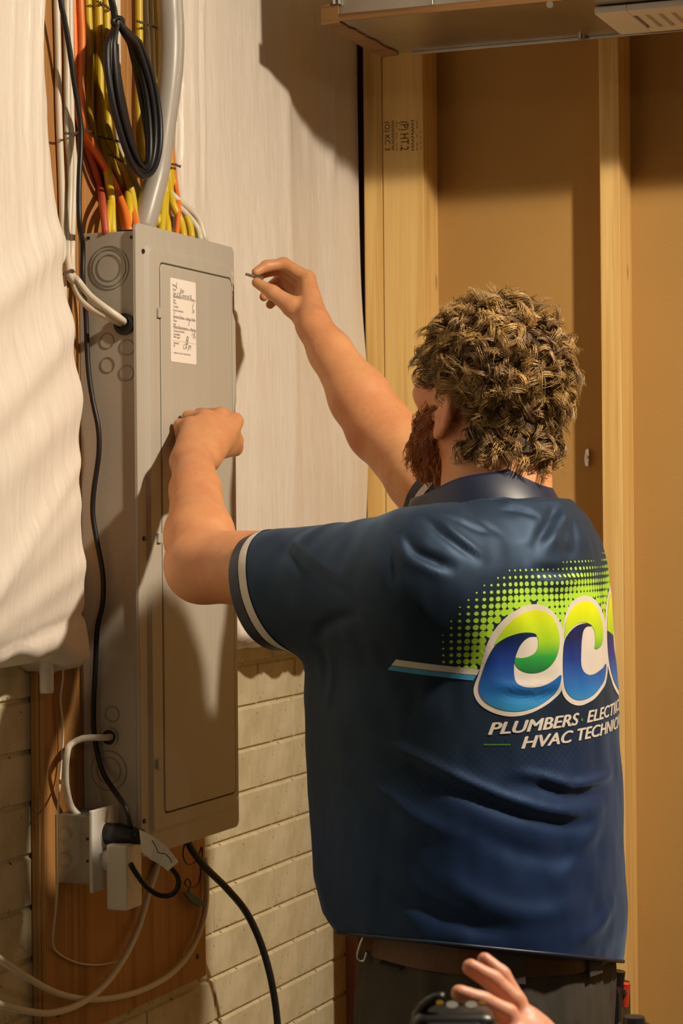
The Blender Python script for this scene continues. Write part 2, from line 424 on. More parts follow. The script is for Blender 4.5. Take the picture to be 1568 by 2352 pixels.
# ------------------------------------------------------------------ insulation blankets
def blanket(name, yl, yr, zb, zt, thick, fold, label, nu=90, nv=150, xw=.0015, rk=.3):
    """pillow-like faced blanket on the wall; yl/yr/thick are functions of height, zb of y share"""
    U = np.linspace(0, 1, nu); Vv = np.linspace(0, 1, nv)
    u, v = np.meshgrid(U, Vv)
    zbv = zb(u); z = zbv + (zt - zbv) * v
    y = yl(z, v) + (yr(z, v) - yl(z, v)) * u
    dl = (u) * (yr(z, v) - yl(z, v)); dr = (1 - u) * (yr(z, v) - yl(z, v)); db = v * (zt - zbv)
    xb = np.where((y < py1 + .006) & (y > py0 - .004), .0248, .0015)
    prof = lambda d, wdt: np.sqrt(np.clip(1 - (1 - np.clip(d / wdt, 0, 1)) ** 2, 0, 1))
    x = xw + thick(y, z) * (.16 + .84 * prof(dl, .022)) * (rk + (1 - rk) * prof(dr, .03)) * (.12 + .88 * prof(db, .03)) + fold(y, z) * np.clip(db / .05, 0, 1)
    V = np.stack([x, y, z], -1).reshape(-1, 3)
    # back sheet against the wall
    B = V.copy(); B[:, 0] = xb.reshape(-1)
    idx = np.arange(nu * nv).reshape(nv, nu)
    F = [(idx[j, i], idx[j, i + 1], idx[j + 1, i + 1], idx[j + 1, i]) for j in range(nv - 1) for i in range(nu - 1)]
    off = nu * nv
    rim = list(idx[0, :]) + list(idx[1:, -1]) + list(idx[-1, -2::-1]) + list(idx[-2:0:-1, 0])
    F += [(rim[(i + 1) % len(rim)], rim[i], rim[i] + off, rim[(i + 1) % len(rim)] + off) for i in range(len(rim))]
    F += [tuple(r + off for r in rim[::-1])]
    o = mesh_obj(name, np.vstack([V, B]), F, M['poly'], None, True)
    m = o.modifiers.new('e', 'EDGE_SPLIT'); m.split_angle = math.radians(70)
    return tag(o, label, 'insulation')
nz1, nz2, nz3 = vnoise(1), vnoise(2), vnoise(3)
EL = [(2.80, 96), (2.30, 113), (2.24, 108), (2.1, 120), (2.0, 130), (1.92, 136), (1.85, 143), (1.72, 157), (1.6, 160), (1.55, 164), (1.45, 175), (1.38, 190), (1.3, 216)]
def yl_edge(z, v):
    zz = np.array([a for a, _ in EL][::-1]); pp = np.array([b for _, b in EL][::-1], float)
    yy = np.array([onx(b, 1176 - (a - 1.55) / 3.34 * FPX, .055 if a > 1.6 else .07)[1] for a, b in EL][::-1])
    return np.interp(z, zz, yy) + .003 * (nz1(z * 40, z * 0 + 3) - .5) + .004 * np.exp(-((z - 1.93) / .012) ** 2)
def fold_left(y, z):
    f = 0.0
    for (yc, zc, sl, wd, a) in ((-.3, 1.86, .55, .03, .010), (-.25, 1.75, .6, .035, .012), (-.3, 1.63, .5, .04, .010), (-.22, 1.52, .55, .03, .008), (-.28, 1.42, .35, .02, .006), (-.2, 1.385, .18, .008, -.007), (-.16, 1.60, .7, .018, .008)):
        d = (z - zc) - sl * (y - yc); f = f + a * np.exp(-(d / wd) ** 2) * (.6 + .8 * nz2(y * 8 + a * 900, z * 3))
    f = f + .010 * (nz1(y * 7 + 3, z * 2.2) - .5) + .003 * (nz3(y * 40, z * 6) - .5) + .0010 * (nz2(y * 90 + 3, z * 5) - .5)
    for yc, a in ((-.205, .006), (-.17, .005), (-.255, .005)):
        f = f + a * np.exp(-((y - yc - .02 * (z - 2.1) - .004 * np.sin(z * 14)) / .006) ** 2) * sstep(1.75, 2.1, z)
    return f
blanket('insulation_blanket', lambda z, v: np.full_like(z, -1.6), yl_edge,
        lambda u: 1.333 - .022 * sstep(.9, 1, u) + .004 * np.sin(u * 90), ZC - .03,
        lambda y, z: .058 + .04 * sstep(2.1, 1.4, z) - .012 * sstep(1.5, 1.34, z), fold_left,
        'white faced insulation blanket hanging left of the breaker panel', 300, 190)
def fold_right(y, z):
    f = .012 * (nz1(y * 6 + 9, z * 1.5) - .5) + .004 * (nz3(y * 30, z * 4) - .5) + .0010 * (nz2(y * 75 + 8, z * 3) - .5)
    for yc, a, wd, z0, z1 in ((.385, .007, .008, 1.9, 2.2), (.41, .006, .006, 1.95, 2.25), (.372, .006, .006, 1.85, 2.0), (.90, .006, .012, 2.1, 2.3), (.7, .004, .02, 1.3, 1.5)):
        f = f + a * np.exp(-((y - yc - .05 * (z - 2.0) - .004 * np.sin(z * 11 + yc * 9)) / wd) ** 2) * sstep(z0, z1, z)
    # bottom hem flap
    f = f + .016 * np.exp(-((z - 1.335) / .012) ** 2) - .010 * np.exp(-((z - 1.365) / .01) ** 2)
    return f
blanket('insulation_blanket', lambda z, v: .352 + .004 * np.sin(z * 17) + .034 * sstep(2.03, 1.99, z) + .004 * (nz1(z * 30, z * 0 + 5) - .5), lambda z, v: np.full_like(z, 1.0155),
        lambda u: 1.312 + .006 * np.sin(u * 40) + .004 * nz2(u * 60, u * 0), ZC - .03,
        lambda y, z: (.022 + .05 * sstep(.36, .7, y)) * (.7 + .3 * sstep(2.6, 1.6, z)) + .016 * sstep(.6, .85, y) * sstep(2.0, 1.5, z) + .026 * sstep(.84, 1.0, y) * sstep(1.45, 1.85, z), fold_right,
        'white faced insulation blanket between the breaker panel and the corner studs', 130, 190, .0252, 1.0)

# ------------------------------------------------------------------ breaker panel
CX, BX0, BX1 = .125, .0245, .1195
cy0, cy1 = onx(312, 520, CX)[1], onx(543, 1200, CX)[1]
cz1 = onx(316, 511, CX)[2]; cz0 = onx(551, 1897, CX)[2]
bpl = thing('breaker_panel', (.07, (cy0 + cy1) / 2, cz0), 'tall grey steel breaker panel mounted on the plywood board', 'breaker panel')
by0, by1, bz0, bz1 = cy0 + .006, cy1 - .008, cz0 + .012, cz1 - .012
MB().box((BX0, by0, bz0), (BX1, by1, bz1), .0015).build('box', M['enamel'], bpl)
# cover: rounded plate with a raised field and a door recess
def rrect(y0, y1, z0, z1, r, x, n=6):
    P = []
    for (cy, cz, a0) in ((y1 - r, z1 - r, 0), (y0 + r, z1 - r, 90), (y0 + r, z0 + r, 180), (y1 - r, z0 + r, 270)):
        for i in range(n + 1):
            a = math.radians(a0 + 90 * i / n); P.append((x, cy + r * math.cos(a), cz + r * math.sin(a)))
    return np.array(P)
def loops_mesh(loops, cap_last=True):
    n = len(loops[0]); V = np.vstack(loops); F = []
    for k in range(len(loops) - 1):
        F += [(k * n + i, k * n + (i + 1) % n, (k + 1) * n + (i + 1) % n, (k + 1) * n + i) for i in range(n)]
    if cap_last: F.append(tuple((len(loops) - 1) * n + i for i in range(n)))
    return V, F
dy0 = onx(363, 900, CX)[1]; dy1 = cy1 - .026
dz1 = onx(363, 606, CX)[2]; dz0 = onx(370, 1866, CX)[2]
L = [rrect(cy0, cy1, cz0, cz1, .012, BX1), rrect(cy0, cy1, cz0, cz1, .012, CX - .0012), rrect(cy0 + .001, cy1 - .001, cz0 + .001, cz1 - .001, .011, CX),
     rrect(cy0 + .026, cy1 - .016, cz0 + .03, cz1 - .03, .012, CX), rrect(cy0 + .034, cy1 - .020, cz0 + .038, cz1 - .038, .010, CX + .005),
     rrect(dy0 - .003, dy1 + .003, dz0 - .003, dz1 + .003, .012, CX + .005), rrect(dy0 - .0018, dy1 + .0018, dz0 - .0018, dz1 + .0018, .011, CX - .004)]
V, F = loops_mesh(L); recalc(mesh_obj('cover', V, F, M['enamel'], bpl))
L = [rrect(dy0, dy1, dz0, dz1, .010, CX - .0035), rrect(dy0, dy1, dz0, dz1, .010, CX + .0052), rrect(dy0 + .0015, dy1 - .0015, dz0 + .0015, dz1 - .0015, .009, CX + .0062),
     rrect(dy0 + .006, dy1 - .006, dz0 + .006, dz1 - .006, .008, CX + .0062)]
V, F = loops_mesh(L); door = recalc(mesh_obj('door', V, F, M['enamel'], bpl))
# pull lip on the far side of the door
MB().prism([(CX + .006, dy1 - .002, dz1 - .05), (CX + .008, dy1 + .007, dz1 - .07), (CX + .008, dy1 + .008, dz1 - .2), (CX + .006, dy1 - .002, dz1 - .24)], (.0015, 0, 0)).build('pull_lip', M['enamel'], door)
for py in (719, 1236, 1755):
    q = onx(364, py, CX + .006); MB().box((CX + .003, q[1] - .006, q[2] - .0075), (CX + .0095, q[1] + .008, q[2] + .0075), .0015).build('hinge', M['enamel'], bpl)
def screw(px, py, r=.0036, mt='black'):
    q = onx(px, py, CX + .0005); MB().disc((CX + .0003, q[1], q[2]), (1, 0, 0), r, .002, 14).build('cover_screw', M[mt], bpl)
screw(328, 577); screw(331, 1237); screw(331, 1886); screw(529.5, 629, .0045, 'paper'); screw(543, 1832, .0036, 'paper')
# sticker
a, b = onx(390.5, 637, CX + .0064), onx(449, 655, CX + .0064); c = onx(393, 830, CX + .0064)
sy0, sy1, sz1, sz0 = a[1], b[1], a[2], c[2]
V, F = loops_mesh([rrect(sy0, sy1, sz0, sz1, .003, CX + .0063), rrect(sy0, sy1, sz0, sz1, .003, CX + .0067)])
sticker = recalc(mesh_obj('sticker', V, F, M['paper'], door)); sticker['label'] = 'white inspection sticker with handwriting'
W, Hh = sy1 - sy0, sz1 - sz0
def ink(rects, nm, mt):
    mb = MB()
    for (u0, u1, v0, v1) in rects: mb.box((CX + .00665, sy0 + u0 * W, sz1 - v0 * Hh), (CX + .0069, sy0 + u1 * W, sz1 - v1 * Hh))
    mb.build(nm, M[mt], sticker)
ink([(.09, .98, .212, .235), (.09, .98, .455, .478), (.09, .98, .577, .602), (.08, .98, .745, .75)], 'header_bars', 'inklight')
tx = MB()
def note(txt, u, v, h, shear=0, sq=1.0):
    V, F = text_mesh(txt, 1.0, shear)
    Wd = np.zeros_like(V); Wd[:, 0] = CX + .00695; Wd[:, 1] = sy0 + u * W + V[:, 0] * h * sq; Wd[:, 2] = sz1 - v * Hh + V[:, 1] * h
    tx.add(Wd, F)
for txt, u, v, h in (('Name', .08, .10, .006), ('Date', .09, .15, .006), ('Type', .09, .195, .006), ('Electrical', .1, .232, .0075), ('Fee', .8, .235, .0075),
        ('Size', .1, .275, .0055), ('Wire', .1, .31, .0055), ('Conduit', .1, .35, .0055), ('Service entrance', .1, .395, .0055), ('To', .11, .43, .0055),
        ('Service Data', .1, .475, .0075), ('Amp', .62, .478, .0075), ('Volt', .82, .478, .0075), ('Phase', .1, .52, .0055), ('Line', .1, .56, .0055),
        ('Main Disconnect', .1, .598, .0075), ('Rating', .78, .6, .0075), ('Ground and bond', .1, .64, .0055), ('Grounding', .1, .68, .0055), ('Wire type', .1, .715, .0055),
        ('Inspector', .1, .785, .0055), ('By', .1, .82, .0055), ('Inspection record for this panel only', .1, .90, .0042)): note(txt, u, v, h)
for txt, u, v, h in (('L', .2, .115, .014), ('Jim', .36, .165, .012), ('E E control B', .24, .215, .010), ('2', .86, .29, .009), ('1', .82, .34, .012), ('18', .82, .38, .009), ('1', .66, .545, .014),
        ('1:4', .8, .66, .010), ('-14', .84, .69, .009), ('8', .56, .775, .02), ('CA JM', .46, .83, .011)): note(txt, u, v, h, .3)
tx.build('writing', M['ink'], sticker)
# knockouts on the near side of the box
def pside(px, py): return ony(px, py, by0)
def ko(px, py, rs, nm='knockout'):
    q = pside(px, py); mb = MB()
    for r in rs: mb.ringband((q[0], by0 - .0004, q[2]), (0, -1, 0), r - .0006, r + .0006, .0006, 36)
    mb.build(nm, M['enamel_line'], bpl)
ko(251, 615, (.020, .028, .033))
for px, py in ((246, 783), (292, 798), (248, 838), (291, 857)): ko(px, py, (.0115,))
ko(250, 1770, (.02, .03)); ko(258, 1640, (.0115,))
q = pside(287, 745)
bush = MB().ringband((q[0], by0, q[2]), (0, -1, 0), .011, .0165, .006, 26).build('bushing', M['black'], bpl)
MB().disc((q[0], by0 - .0005, q[2]), (0, -1, 0), .0112, .0008, 22).build('hole', M['black'], bush)
KO1 = q
q = pside(252, 1693); KO2 = q
b2 = MB().ringband((q[0], by0, q[2]), (0, -1, 0), .0115, .0145, .004, 24).build('connector', M['galv'], bpl)
MB().disc((q[0], by0 - .0005, q[2]), (0, -1, 0), .0115, .0008, 22).build('hole', M['black'], b2)
for px, py in ((203, 547), (302, 545)):
    q = pside(px, py); MB().disc((q[0], by0 - .001, q[2]), (0, 1, 0), .0028, .002, 12).build('rivet', M['black'], bpl)
# dark rubber bushing on the top of the box
q = on(2, bz1, 297, 524); MB().box((.085, by0 + .012, bz1 - .001), (.117, by0 + .05, bz1 + .004), .0015).build('cable_bushing', M['black'], bpl)
# ------------------------------------------------------------------ cables above the panel
def c1(P, x):
    """points traced on the plane x, or with their own x as third value"""
    out = []
    for p in P:
        xx = p[2] if len(p) > 2 else x
        out.append(onx(p[0] / 3.136, p[1] / 3.136, xx))
    return np.array(out)
CG = {}
def cable(nm, pts, r, mat, label, cat='cable', group=None, n=10, flat=1.0, step=.008):
    P = spline(np.asarray(pts), step); o = MB().tube(P, r, n, True, flat).build(nm, M[mat], None, True)
    return tag(o, label, cat, group)
ZTOP = ZC - .03
def up(px, x):
    """continue a cable above the picture"""
    a = onx(px, 0, x); b = onx(px, -60, x); d = (b - a) / (b - a)[2]
    q = a + d * min(.35, ZTOP - a[2]); return q
def run(P, x, top=True):
    A = c1(P, x)
    if top: A = np.vstack([up(P[0][0] / 3.136, P[0][2] if len(P[0]) > 2 else x), A])
    return A
ext = .055
g_y = 'yellow cables entering the panel'
YEL = [([(632, 0), (648, 400), (655, 850), (700, 1060), (765, 1240), (788, 1400), (786, 1530, .06), (768, 1690, .065)], .034, 'yellow cable nearest the orange cables, curving down into the panel top'),
       ([(676, 0), (690, 400), (705, 850), (735, 1010), (800, 1150), (860, 1280), (895, 1430), (925, 1560, .065), (938, 1690, .075)], .036, 'second yellow cable from the orange ones, running down to the panel'),
       ([(708, 0), (716, 300), (722, 700), (728, 950), (760, 1100), (775, 1250), (800, 1420), (805, 1560, .055), (812, 1690, .06)], .046, 'third yellow cable from the orange ones, partly hidden by its neighbours'),
       ([(740, 0), (748, 350), (755, 800), (760, 950), (800, 1060), (860, 1180), (905, 1320), (930, 1480, .06), (955, 1690, .07)], .038, 'fourth yellow cable from the orange ones, close beside the black coil'),
       ([(765, 0), (772, 350), (780, 800), (785, 980), (840, 1100), (900, 1240), (950, 1400, .055), (985, 1690, .075)], .046, 'yellow cable running just behind the near edge of the black coil'),
       ([(1000, 0), (1004, 400), (1000, 800), (1015, 1050), (1060, 1280), (1110, 1480, .05), (1165, 1700, .06)], .036, 'yellow cable seen through the loop of the black coil'),
       ([(1124, 0), (1136, 300), (1145, 560), (1160, 900), (1185, 1250), (1175, 1480, .055), (1160, 1700, .065)], .042, 'yellow cable tucked beside the grey conduit'),
       ([(1180, 0), (1190, 500), (1200, 1000), (1215, 1280), (1245, 1470, .055), (1300, 1590, .065), (1325, 1720, .075)], .036, 'yellow cable emerging from behind the grey conduit and bending to the panel'),
       ([(1200, 0), (1205, 600), (1215, 1100), (1260, 1400), (1330, 1530, .06), (1370, 1640, .07), (1380, 1730, .075)], .038, 'yellow cable on the far side of the conduit below the cream cables'),
       ([(1190, 1300), (1190, 1450), (1188, 1540), (1205, 1610, .06), (1210, 1710, .065)], .05, 'short yellow cable end right against the conduit at the panel top')]
for P, x, lb in YEL: cable('yellow_cable', run(P, x, P[0][1] == 0), .0064, 'yellow', lb, 'cable', g_y)
ORG = [([(527, 0), (533, 300), (545, 600), (575, 880), (640, 1030), (720, 1160), (800, 1280), (880, 1400), (945, 1500, .06), (985, 1640, .085)], .036, 'thinner looking orange cable on the wall side of the bundle'),
       ([(578, 0), (590, 250), (588, 600), (600, 860), (645, 985), (710, 1110), (790, 1255), (850, 1390), (900, 1520, .065), (930, 1670, .085)], .046, 'bright orange cable in front, swinging across the yellow ones into the panel'),
       ([(556, 0), (562, 300), (570, 650), (590, 870), (640, 1010), (700, 1130), (770, 1260), (830, 1400), (880, 1530, .055), (905, 1690, .075)], .034, 'middle orange cable tucked behind the bright one')]
for P, x, lb in ORG: cable('orange_cable', run(P, x), .0058, 'orange', lb, 'cable', 'orange cables entering the panel')
cable('orange_cable', run([(1225, 900), (1240, 1150), (1262, 1330), (1285, 1460, .06), (1280, 1600, .065), (1270, 1720, .07)], .04, False), .0045, 'orange', 'thin orange cable beyond the grey conduit', 'cable', 'orange cables entering the panel')
cable('red_cable', run([(520, 0), (545, 500), (590, 900), (625, 1060), (680, 1220), (720, 1350), (742, 1500, .06), (762, 1690, .07)], .030), .0056, 'red', 'faded red cable bending down to the near panel corner')
CRM = [([(408, 0), (418, 400), (420, 700), (430, 1000), (442, 1300), (450, 1600), (455, 1850), (460, 2300), (470, 2600)], .030, 'cream cable nearest the near insulation blanket, running down the board edge'),
       ([(808, 0), (806, 500), (815, 900), (850, 1080), (905, 1230), (965, 1370), (1020, 1500, .06), (1065, 1690, .075)], .035, 'cream cable passing behind the near side of the black coil'),
       ([(830, 0), (838, 500), (850, 1000), (900, 1160), (960, 1290), (1020, 1420, .055), (1080, 1560, .07), (1120, 1700, .08)], .043, 'cream cable swinging out from under the coil to the panel top'),
       ([(845, 0), (848, 500), (860, 1050), (925, 1220), (990, 1370), (1040, 1500, .06), (1095, 1700, .075)], .030, 'cream cable running parallel below the coil, second of the pair'),
       ([(1046, 0), (1060, 300), (1085, 700), (1130, 1100), (1180, 1320), (1260, 1420, .055), (1350, 1490, .065), (1430, 1580, .075), (1480, 1740, .085)], .032, 'cream cable making the widest bend to the far panel corner'),
       ([(1086, 0), (1095, 300), (1115, 700), (1150, 1100), (1190, 1350), (1270, 1470, .055), (1350, 1550, .065), (1420, 1640, .075), (1445, 1730, .085)], .036, 'cream cable making the second widest bend to the far panel corner'),
       ([(1270, 850), (1262, 1100), (1280, 1300), (1290, 1420, .05), (1370, 1570, .06), (1410, 1730, .07)], .034, 'thin cream cable near the far insulation blanket')]
for P, x, lb in CRM: cable('cream_cable', run(P, x, P[0][1] == 0), .0052 if 'thin' not in lb else .0042, 'cream', lb, 'cable', 'cream cables around the panel')
# pair that enters the side bushing
for k, (P, lb) in enumerate((([(478, 0), (484, 400), (484, 800), (490, 1000), (505, 1150), (508, 1300), (495, 1600), (492, 1850), (505, 1985, .05)], 'cream cable of the tied pair entering the side hole, lower one'), ([(503, 0), (508, 400), (510, 800), (518, 1000), (530, 1150), (530, 1350), (520, 1600), (515, 1850), (520, 1975, .05)], 'cream cable of the tied pair entering the side hole, upper one'))):
    A = run(P, .036 + .004 * k)
    tail = [(168, 650), (188, 690), (215, 712), (255, 731), (284, 747)] if k == 0 else [(178, 644), (205, 678), (240, 706), (270, 727), (291, 744)]
    yy = [by0 - .030, by0 - .036, by0 - .038, by0 - .028, by0 + .012]
    A = np.vstack([A] + [ony(px, py, y)[None] for (px, py), y in zip(tail, yy)])
    cable('cream_cable', A, .0055, 'cream', lb, 'cable', 'cream cables around the panel')
# grey service conduit
A = run([(1222, 0), (1232, 200), (1232, 420), (1218, 620), (1190, 850), (1165, 1050), (1135, 1250), (1110, 1420), (1092, 1560), (1082, 1660)], .085)
A[-3:, 0] = (.08, .075, .07); P = spline(A, .012); s_ = np.linspace(0, 1, len(P))
rad = .0232 - .004 * s_ + .0012 * np.sin(s_ * 14)
tag(MB().tube(P, rad, 18, True, .95).build('service_conduit', M['conduit'], None, True), 'thick grey service conduit bending down into the panel top', 'conduit')
# black coil of cable hung in front
coil = thing('cable_coil', tuple(onx(300, 390, .09)), 'black cable wound into a long hanging coil above the panel', 'cable coil')
for k in range(12):
    j = k - 5.5; P = []
    for i in range(40):
        t = 2 * math.pi * i / 40; sn, cs = math.sin(t), math.cos(t)
        wdt = (128 + 10 * j) if sn > 0 else (108 + 6.5 * j)
        x = 945 - 95 * cs + wdt * sn + 4 * math.sin(3 * t + k * 1.3); y = 690 - (545 + 9 * math.sin(k * 1.7) + (7 * j if cs < 0 else 0)) * cs
        if cs > .72: x += (848 - x) * (cs - .72) / .28 * .8
        P.append((x, y, .080 + .007 * (k % 4) + .004 * math.sin(t + k)))
    P = np.array([onx(a / 3.136, b / 3.136, c) for a, b, c in P])
    MB().tube(np.vstack([spline(P, .012, True), P[:1]]), .0048, 8, False).build('loop', M['blackcord'], coil, True)
MB().tube(spline(np.vstack([up(800 / 3.136, .08)[None], c1([(803, 0), (818, 60), (832, 140), (850, 180)], .09)]), .01), .0055, 8).build('hanging_lead', M['blackcord'], coil, True)
w_ = c1([(815, 140), (850, 128), (885, 145), (880, 175), (840, 185), (812, 165)], .1); MB().tube(np.vstack([spline(w_, .006, True), w_[:1]]), .004, 6, False).build('wrap', M['blackcord'], coil, True)
# twisted tie wires
def tie(P, x, lb, nm='tie_wire'):
    A = spline(c1(P, x), .0035); k = len(A); a = np.arange(k) * 1.9
    nrm_ = np.array([0.0, 0.35, .94]); off = np.sin(a)[:, None] * nrm_ * .0018 + np.cos(a)[:, None] * np.array([.0018, 0, 0])
    mb = MB(); mb.tube(A + off, .0011, 5); mb.tube(A - off, .0011, 5); tag(mb.build(nm, M['tie'], None, True), lb, 'tie wire', 'twisted tie wires on the cables')
tie([(468, 958), (520, 962), (565, 955), (600, 940), (640, 945), (690, 972), (750, 992), (800, 1003), (865, 1020)], .056, 'twisted tie wire across the orange and yellow cables at mid height')
tie([(700, 8), (745, 30), (800, 72)], .056, 'twisted tie wire over the yellow cables at the very top')
tie([(985, 150), (1030, 165), (1090, 185), (1145, 208)], .056, 'twisted tie wire behind the upper end of the black coil')
tie([(1235, 1180), (1265, 1186), (1300, 1200)], .052, 'short twisted tie wire beyond the grey conduit')
tie([(780, 1110), (830, 1135), (890, 1165)], .062, 'twisted tie wire just below the coil over yellow and cream cables')
tie([(455, 1972), (480, 1960), (520, 1945), (535, 1960)], .056, 'tie wire holding the cream pair beside the panel corner')

# ------------------------------------------------------------------ black power cord down the near side of the panel
ys = by0 - .012
SD = [(190, 560), (190, 640), (197, 720), (203, 850), (213, 920), (226, 985), (227, 1040), (215, 1130), (213, 1180), (222, 1240), (236, 1320), (236, 1385), (224, 1440), (219, 1540), (215, 1620), (217, 1690), (235, 1770), (258, 1840), (277, 1900)]
yv = [ys - .012, ys - .01, ys] + [ys] * (len(SD) - 5) + [ys - .012, ys - .028]
A = np.vstack([run([(437, 0), (462, 130), (500, 350), (530, 560), (560, 760), (580, 900), (582, 1050), (572, 1250), (568, 1450), (576, 1650)], .06)] + [ony(px, py, y)[None] for (px, py), y in zip(SD, yv)])
# outlet box, plate, plugs
ZB = onx(180, 2030, .05)[2]; bt1 = onx(180, 1868, .05)[2]
oy = onx(142, 1950, .08)[1]
# the box: near face seen from the side, plate facing the room
ob = thing('outlet_box', (.05, 0, ZB), 'galvanised outlet box with white cover plate on the plywood below the panel', 'outlet box')
obx0, obx1 = .0245, .072
q0, q1 = onx(137, 1950, obx0), onx(208, 1950, obx1)
fy = ony(208, 1950, -.075)
OY0 = -.075; OX1 = ony(207, 1950, OY0)[0]; OX0 = ony(138, 1950, OY0)[0]
OZ1, OZ0 = ony(170, 1872, OY0)[2], ony(170, 2030, OY0)[2]
ob.location = (OX0, OY0, OZ0)
OW = .078
MB().box((.0245, OY0, OZ0), (OX1, OY0 + OW, OZ1), .0015).build('box', M['galv'], ob)
for px, py in ((201, 1927), (201, 1978)):
    q = ony(px, py, OY0); MB().disc((q[0], OY0 - .0006, q[2]), (0, 1, 0), .0022, .001, 10).build('screw_hole', M['black'], ob)
for px, py in ((152, 1912), (152, 1970)):
    q = ony(px, py, OY0); MB().ringband((q[0], OY0 - .0004, q[2]), (0, -1, 0), .0105, .0112, .0006, 24).build('knockout', M['steel'], ob)
PT = OX1
plate = MB().box((PT, OY0 - .004, OZ0 - .012), (PT + .006, OY0 + OW + .004, OZ1 + .008), .002).build('cover_plate', M['white'], ob)
qp = onx(234, 1918, PT + .006); yR = OY0 + OW / 2; zR1 = (OZ0 + OZ1) / 2 + .02; zR0 = (OZ0 + OZ1) / 2 - .02
for zz in (zR1, zR0): MB().disc((PT + .005, yR, zz), (1, 0, 0), .017, .003, 24).build('receptacle', M['white'], plate)
# black plug with white tag
pg = onx(236, 1905, PT + .01)
plug_p = [np.array([PT + .008, yR, zR1]), np.array([PT + .03, yR, zR1]), np.array([PT + .05, yR + .001, zR1 - .001]), np.array([PT + .066, yR + .002, zR1 - .003])]
cordP = np.vstack([A[:-2], (plug_p[2] + np.array([-.004, -.012, .04]))[None], (plug_p[2] + np.array([0, -.004, .010]))[None]])
cable('power_lead', cordP, .0042, 'blackcord', 'black power cord snaking down the near side of the panel', 'cord', None, 10)
pl = thing('power_plug', tuple(plug_p[0]), 'black round power plug with a creased white tag in the outlet', 'plug')
MB().tube(plug_p, [.0165, .0168, .0135, .012], 16).build('plug_body', M['black'], pl, True)
tg0, tg1 = plug_p[3] + np.array([.002, .003, -.002]), None
w1 = onx(322, 1930, PT + .072); 
tp = [at(322, 1930, 3.36), at(345, 1945, 3.36), at(375, 1965, 3.365), at(398, 1990, 3.37)]
rib = MB(); upv = [np.array([.0, -.004, .018]), np.array([.002, -.004, .019]), np.array([.006, -.003, .0165]), np.array([.010, -.002, .008])]
Vt = []
for p, u_ in zip(spline(tp, .006), spline(np.array(upv), .001)[np.linspace(0, len(spline(np.array(upv), .001)) - 1, len(spline(tp, .006))).astype(int)]): Vt += [p - u_, p + u_ * .9]
kk = len(Vt) // 2; rb = mesh_obj('paper_tag', Vt, [(2 * i, 2 * i + 2, 2 * i + 3, 2 * i + 1) for i in range(kk - 1)], M['paper'], pl); rb.modifiers.new('t', 'SOLIDIFY').thickness = .0012
MB().tube(spline([at(349, 1930, 3.352), at(358, 1945, 3.352), at(363, 1958, 3.352), at(380, 1962, 3.357), at(392, 1975, 3.36), at(394, 1982, 3.362)], .004), .0007, 5).build('tag_mark', M['black'], pl)
MB().tube(spline([plug_p[3], at(330, 1935, 3.375), at(360, 1958, 3.38), at(395, 1995, 3.38), at(409, 2015, 3.385), at(410, 2035, 3.39), at(395, 2055, 3.39), at(370, 2057, 3.385), at(340, 2040, 3.375), at(312, 2005, 3.36), at(300, 1985, 3.35)], .006), .0042, 10).build('lead', M['blackcord'], pl, True)
# white adapter block
ad = thing('power_adapter', (PT + .02, yR, zR0), 'white block power adapter plugged into the lower outlet', 'adapter')
ax0 = PT + .0085; adz1 = zR0 + .028; adz0 = adz1 - .098
MB().disc((ax0, yR, zR0), (1, 0, 0), .018, .013, 20).build('plug_collar', M['white'], ad)
MB().box((ax0 + .011, yR - .026, adz0), (ax0 + .045, yR + .026, adz1), .004).build('block', M['white'], ad)
# cable from the panel side to the outlet box
A = [KO2 + np.array([0, .012, 0]), ony(245, 1694, by0 - .02), ony(225, 1694, by0 - .045), ony(190, 1696, by0 - .06), ony(165, 1708, by0 - .065), onx(153, 1735, .055), onx(150, 1775, .05), onx(153, 1815, .045), onx(165, 1855, .042), np.array([(.0245 + OX1) / 2, OY0 + .02, OZ1 - .004])]
cable('cream_cable', A, .0052, 'cream', 'cream cable looping from the panel side down to the outlet box', 'cable', 'cream cables around the panel')
# low voltage wires
cable('thin_wire', [onx(145, 1500, .04), onx(144, 1560, .035), onx(139, 1600, .034), onx(145, 1680, .034), onx(138, 1790, .036), onx(133, 1880, .10), onx(133, 2000, .10), onx(128, 2090, .06), onx(122, 2172, .03), onx(135, 2190, .028), onx(180, 2212, .028), onx(230, 2216, .03), onx(272, 2208, .032)], .0016, 'cream', 'very thin cream wire hanging down the plywood edge beside the outlet box', 'wire')
cable('coaxial_cable', [onx(366, 1955, .028), onx(362, 1985, .03), onx(340, 2055, .036), onx(318, 2130, .04), onx(285, 2200, .044), onx(240, 2262, .05), onx(185, 2305, .058), onx(120, 2326, .068), onx(60, 2322, .085), onx(-20, 2300, .105), onx(-120, 2250, .13), np.array([.22, -1.0, .86])], .0052, 'cream', 'cream cable drooping lowest from the outlet to the picture edge', 'cable', 'cream cables drooping across the plywood')
cable('coaxial_cable', [onx(470, 1970, .03), onx(474, 2030, .032), onx(472, 2080, .034), onx(463, 2125, .036), onx(440, 2180, .038), onx(400, 2230, .04), onx(340, 2268, .042), onx(270, 2290, .044), onx(200, 2295, .046), onx(130, 2280, .052), onx(60, 2243, .07), onx(0, 2203, .088), onx(-80, 2145, .115), np.array([.2, -1.0, 1.05])], .0050, 'cream', 'cream cable drooping in a shallow arc from the plywood corner', 'cable', 'cream cables drooping across the plywood')
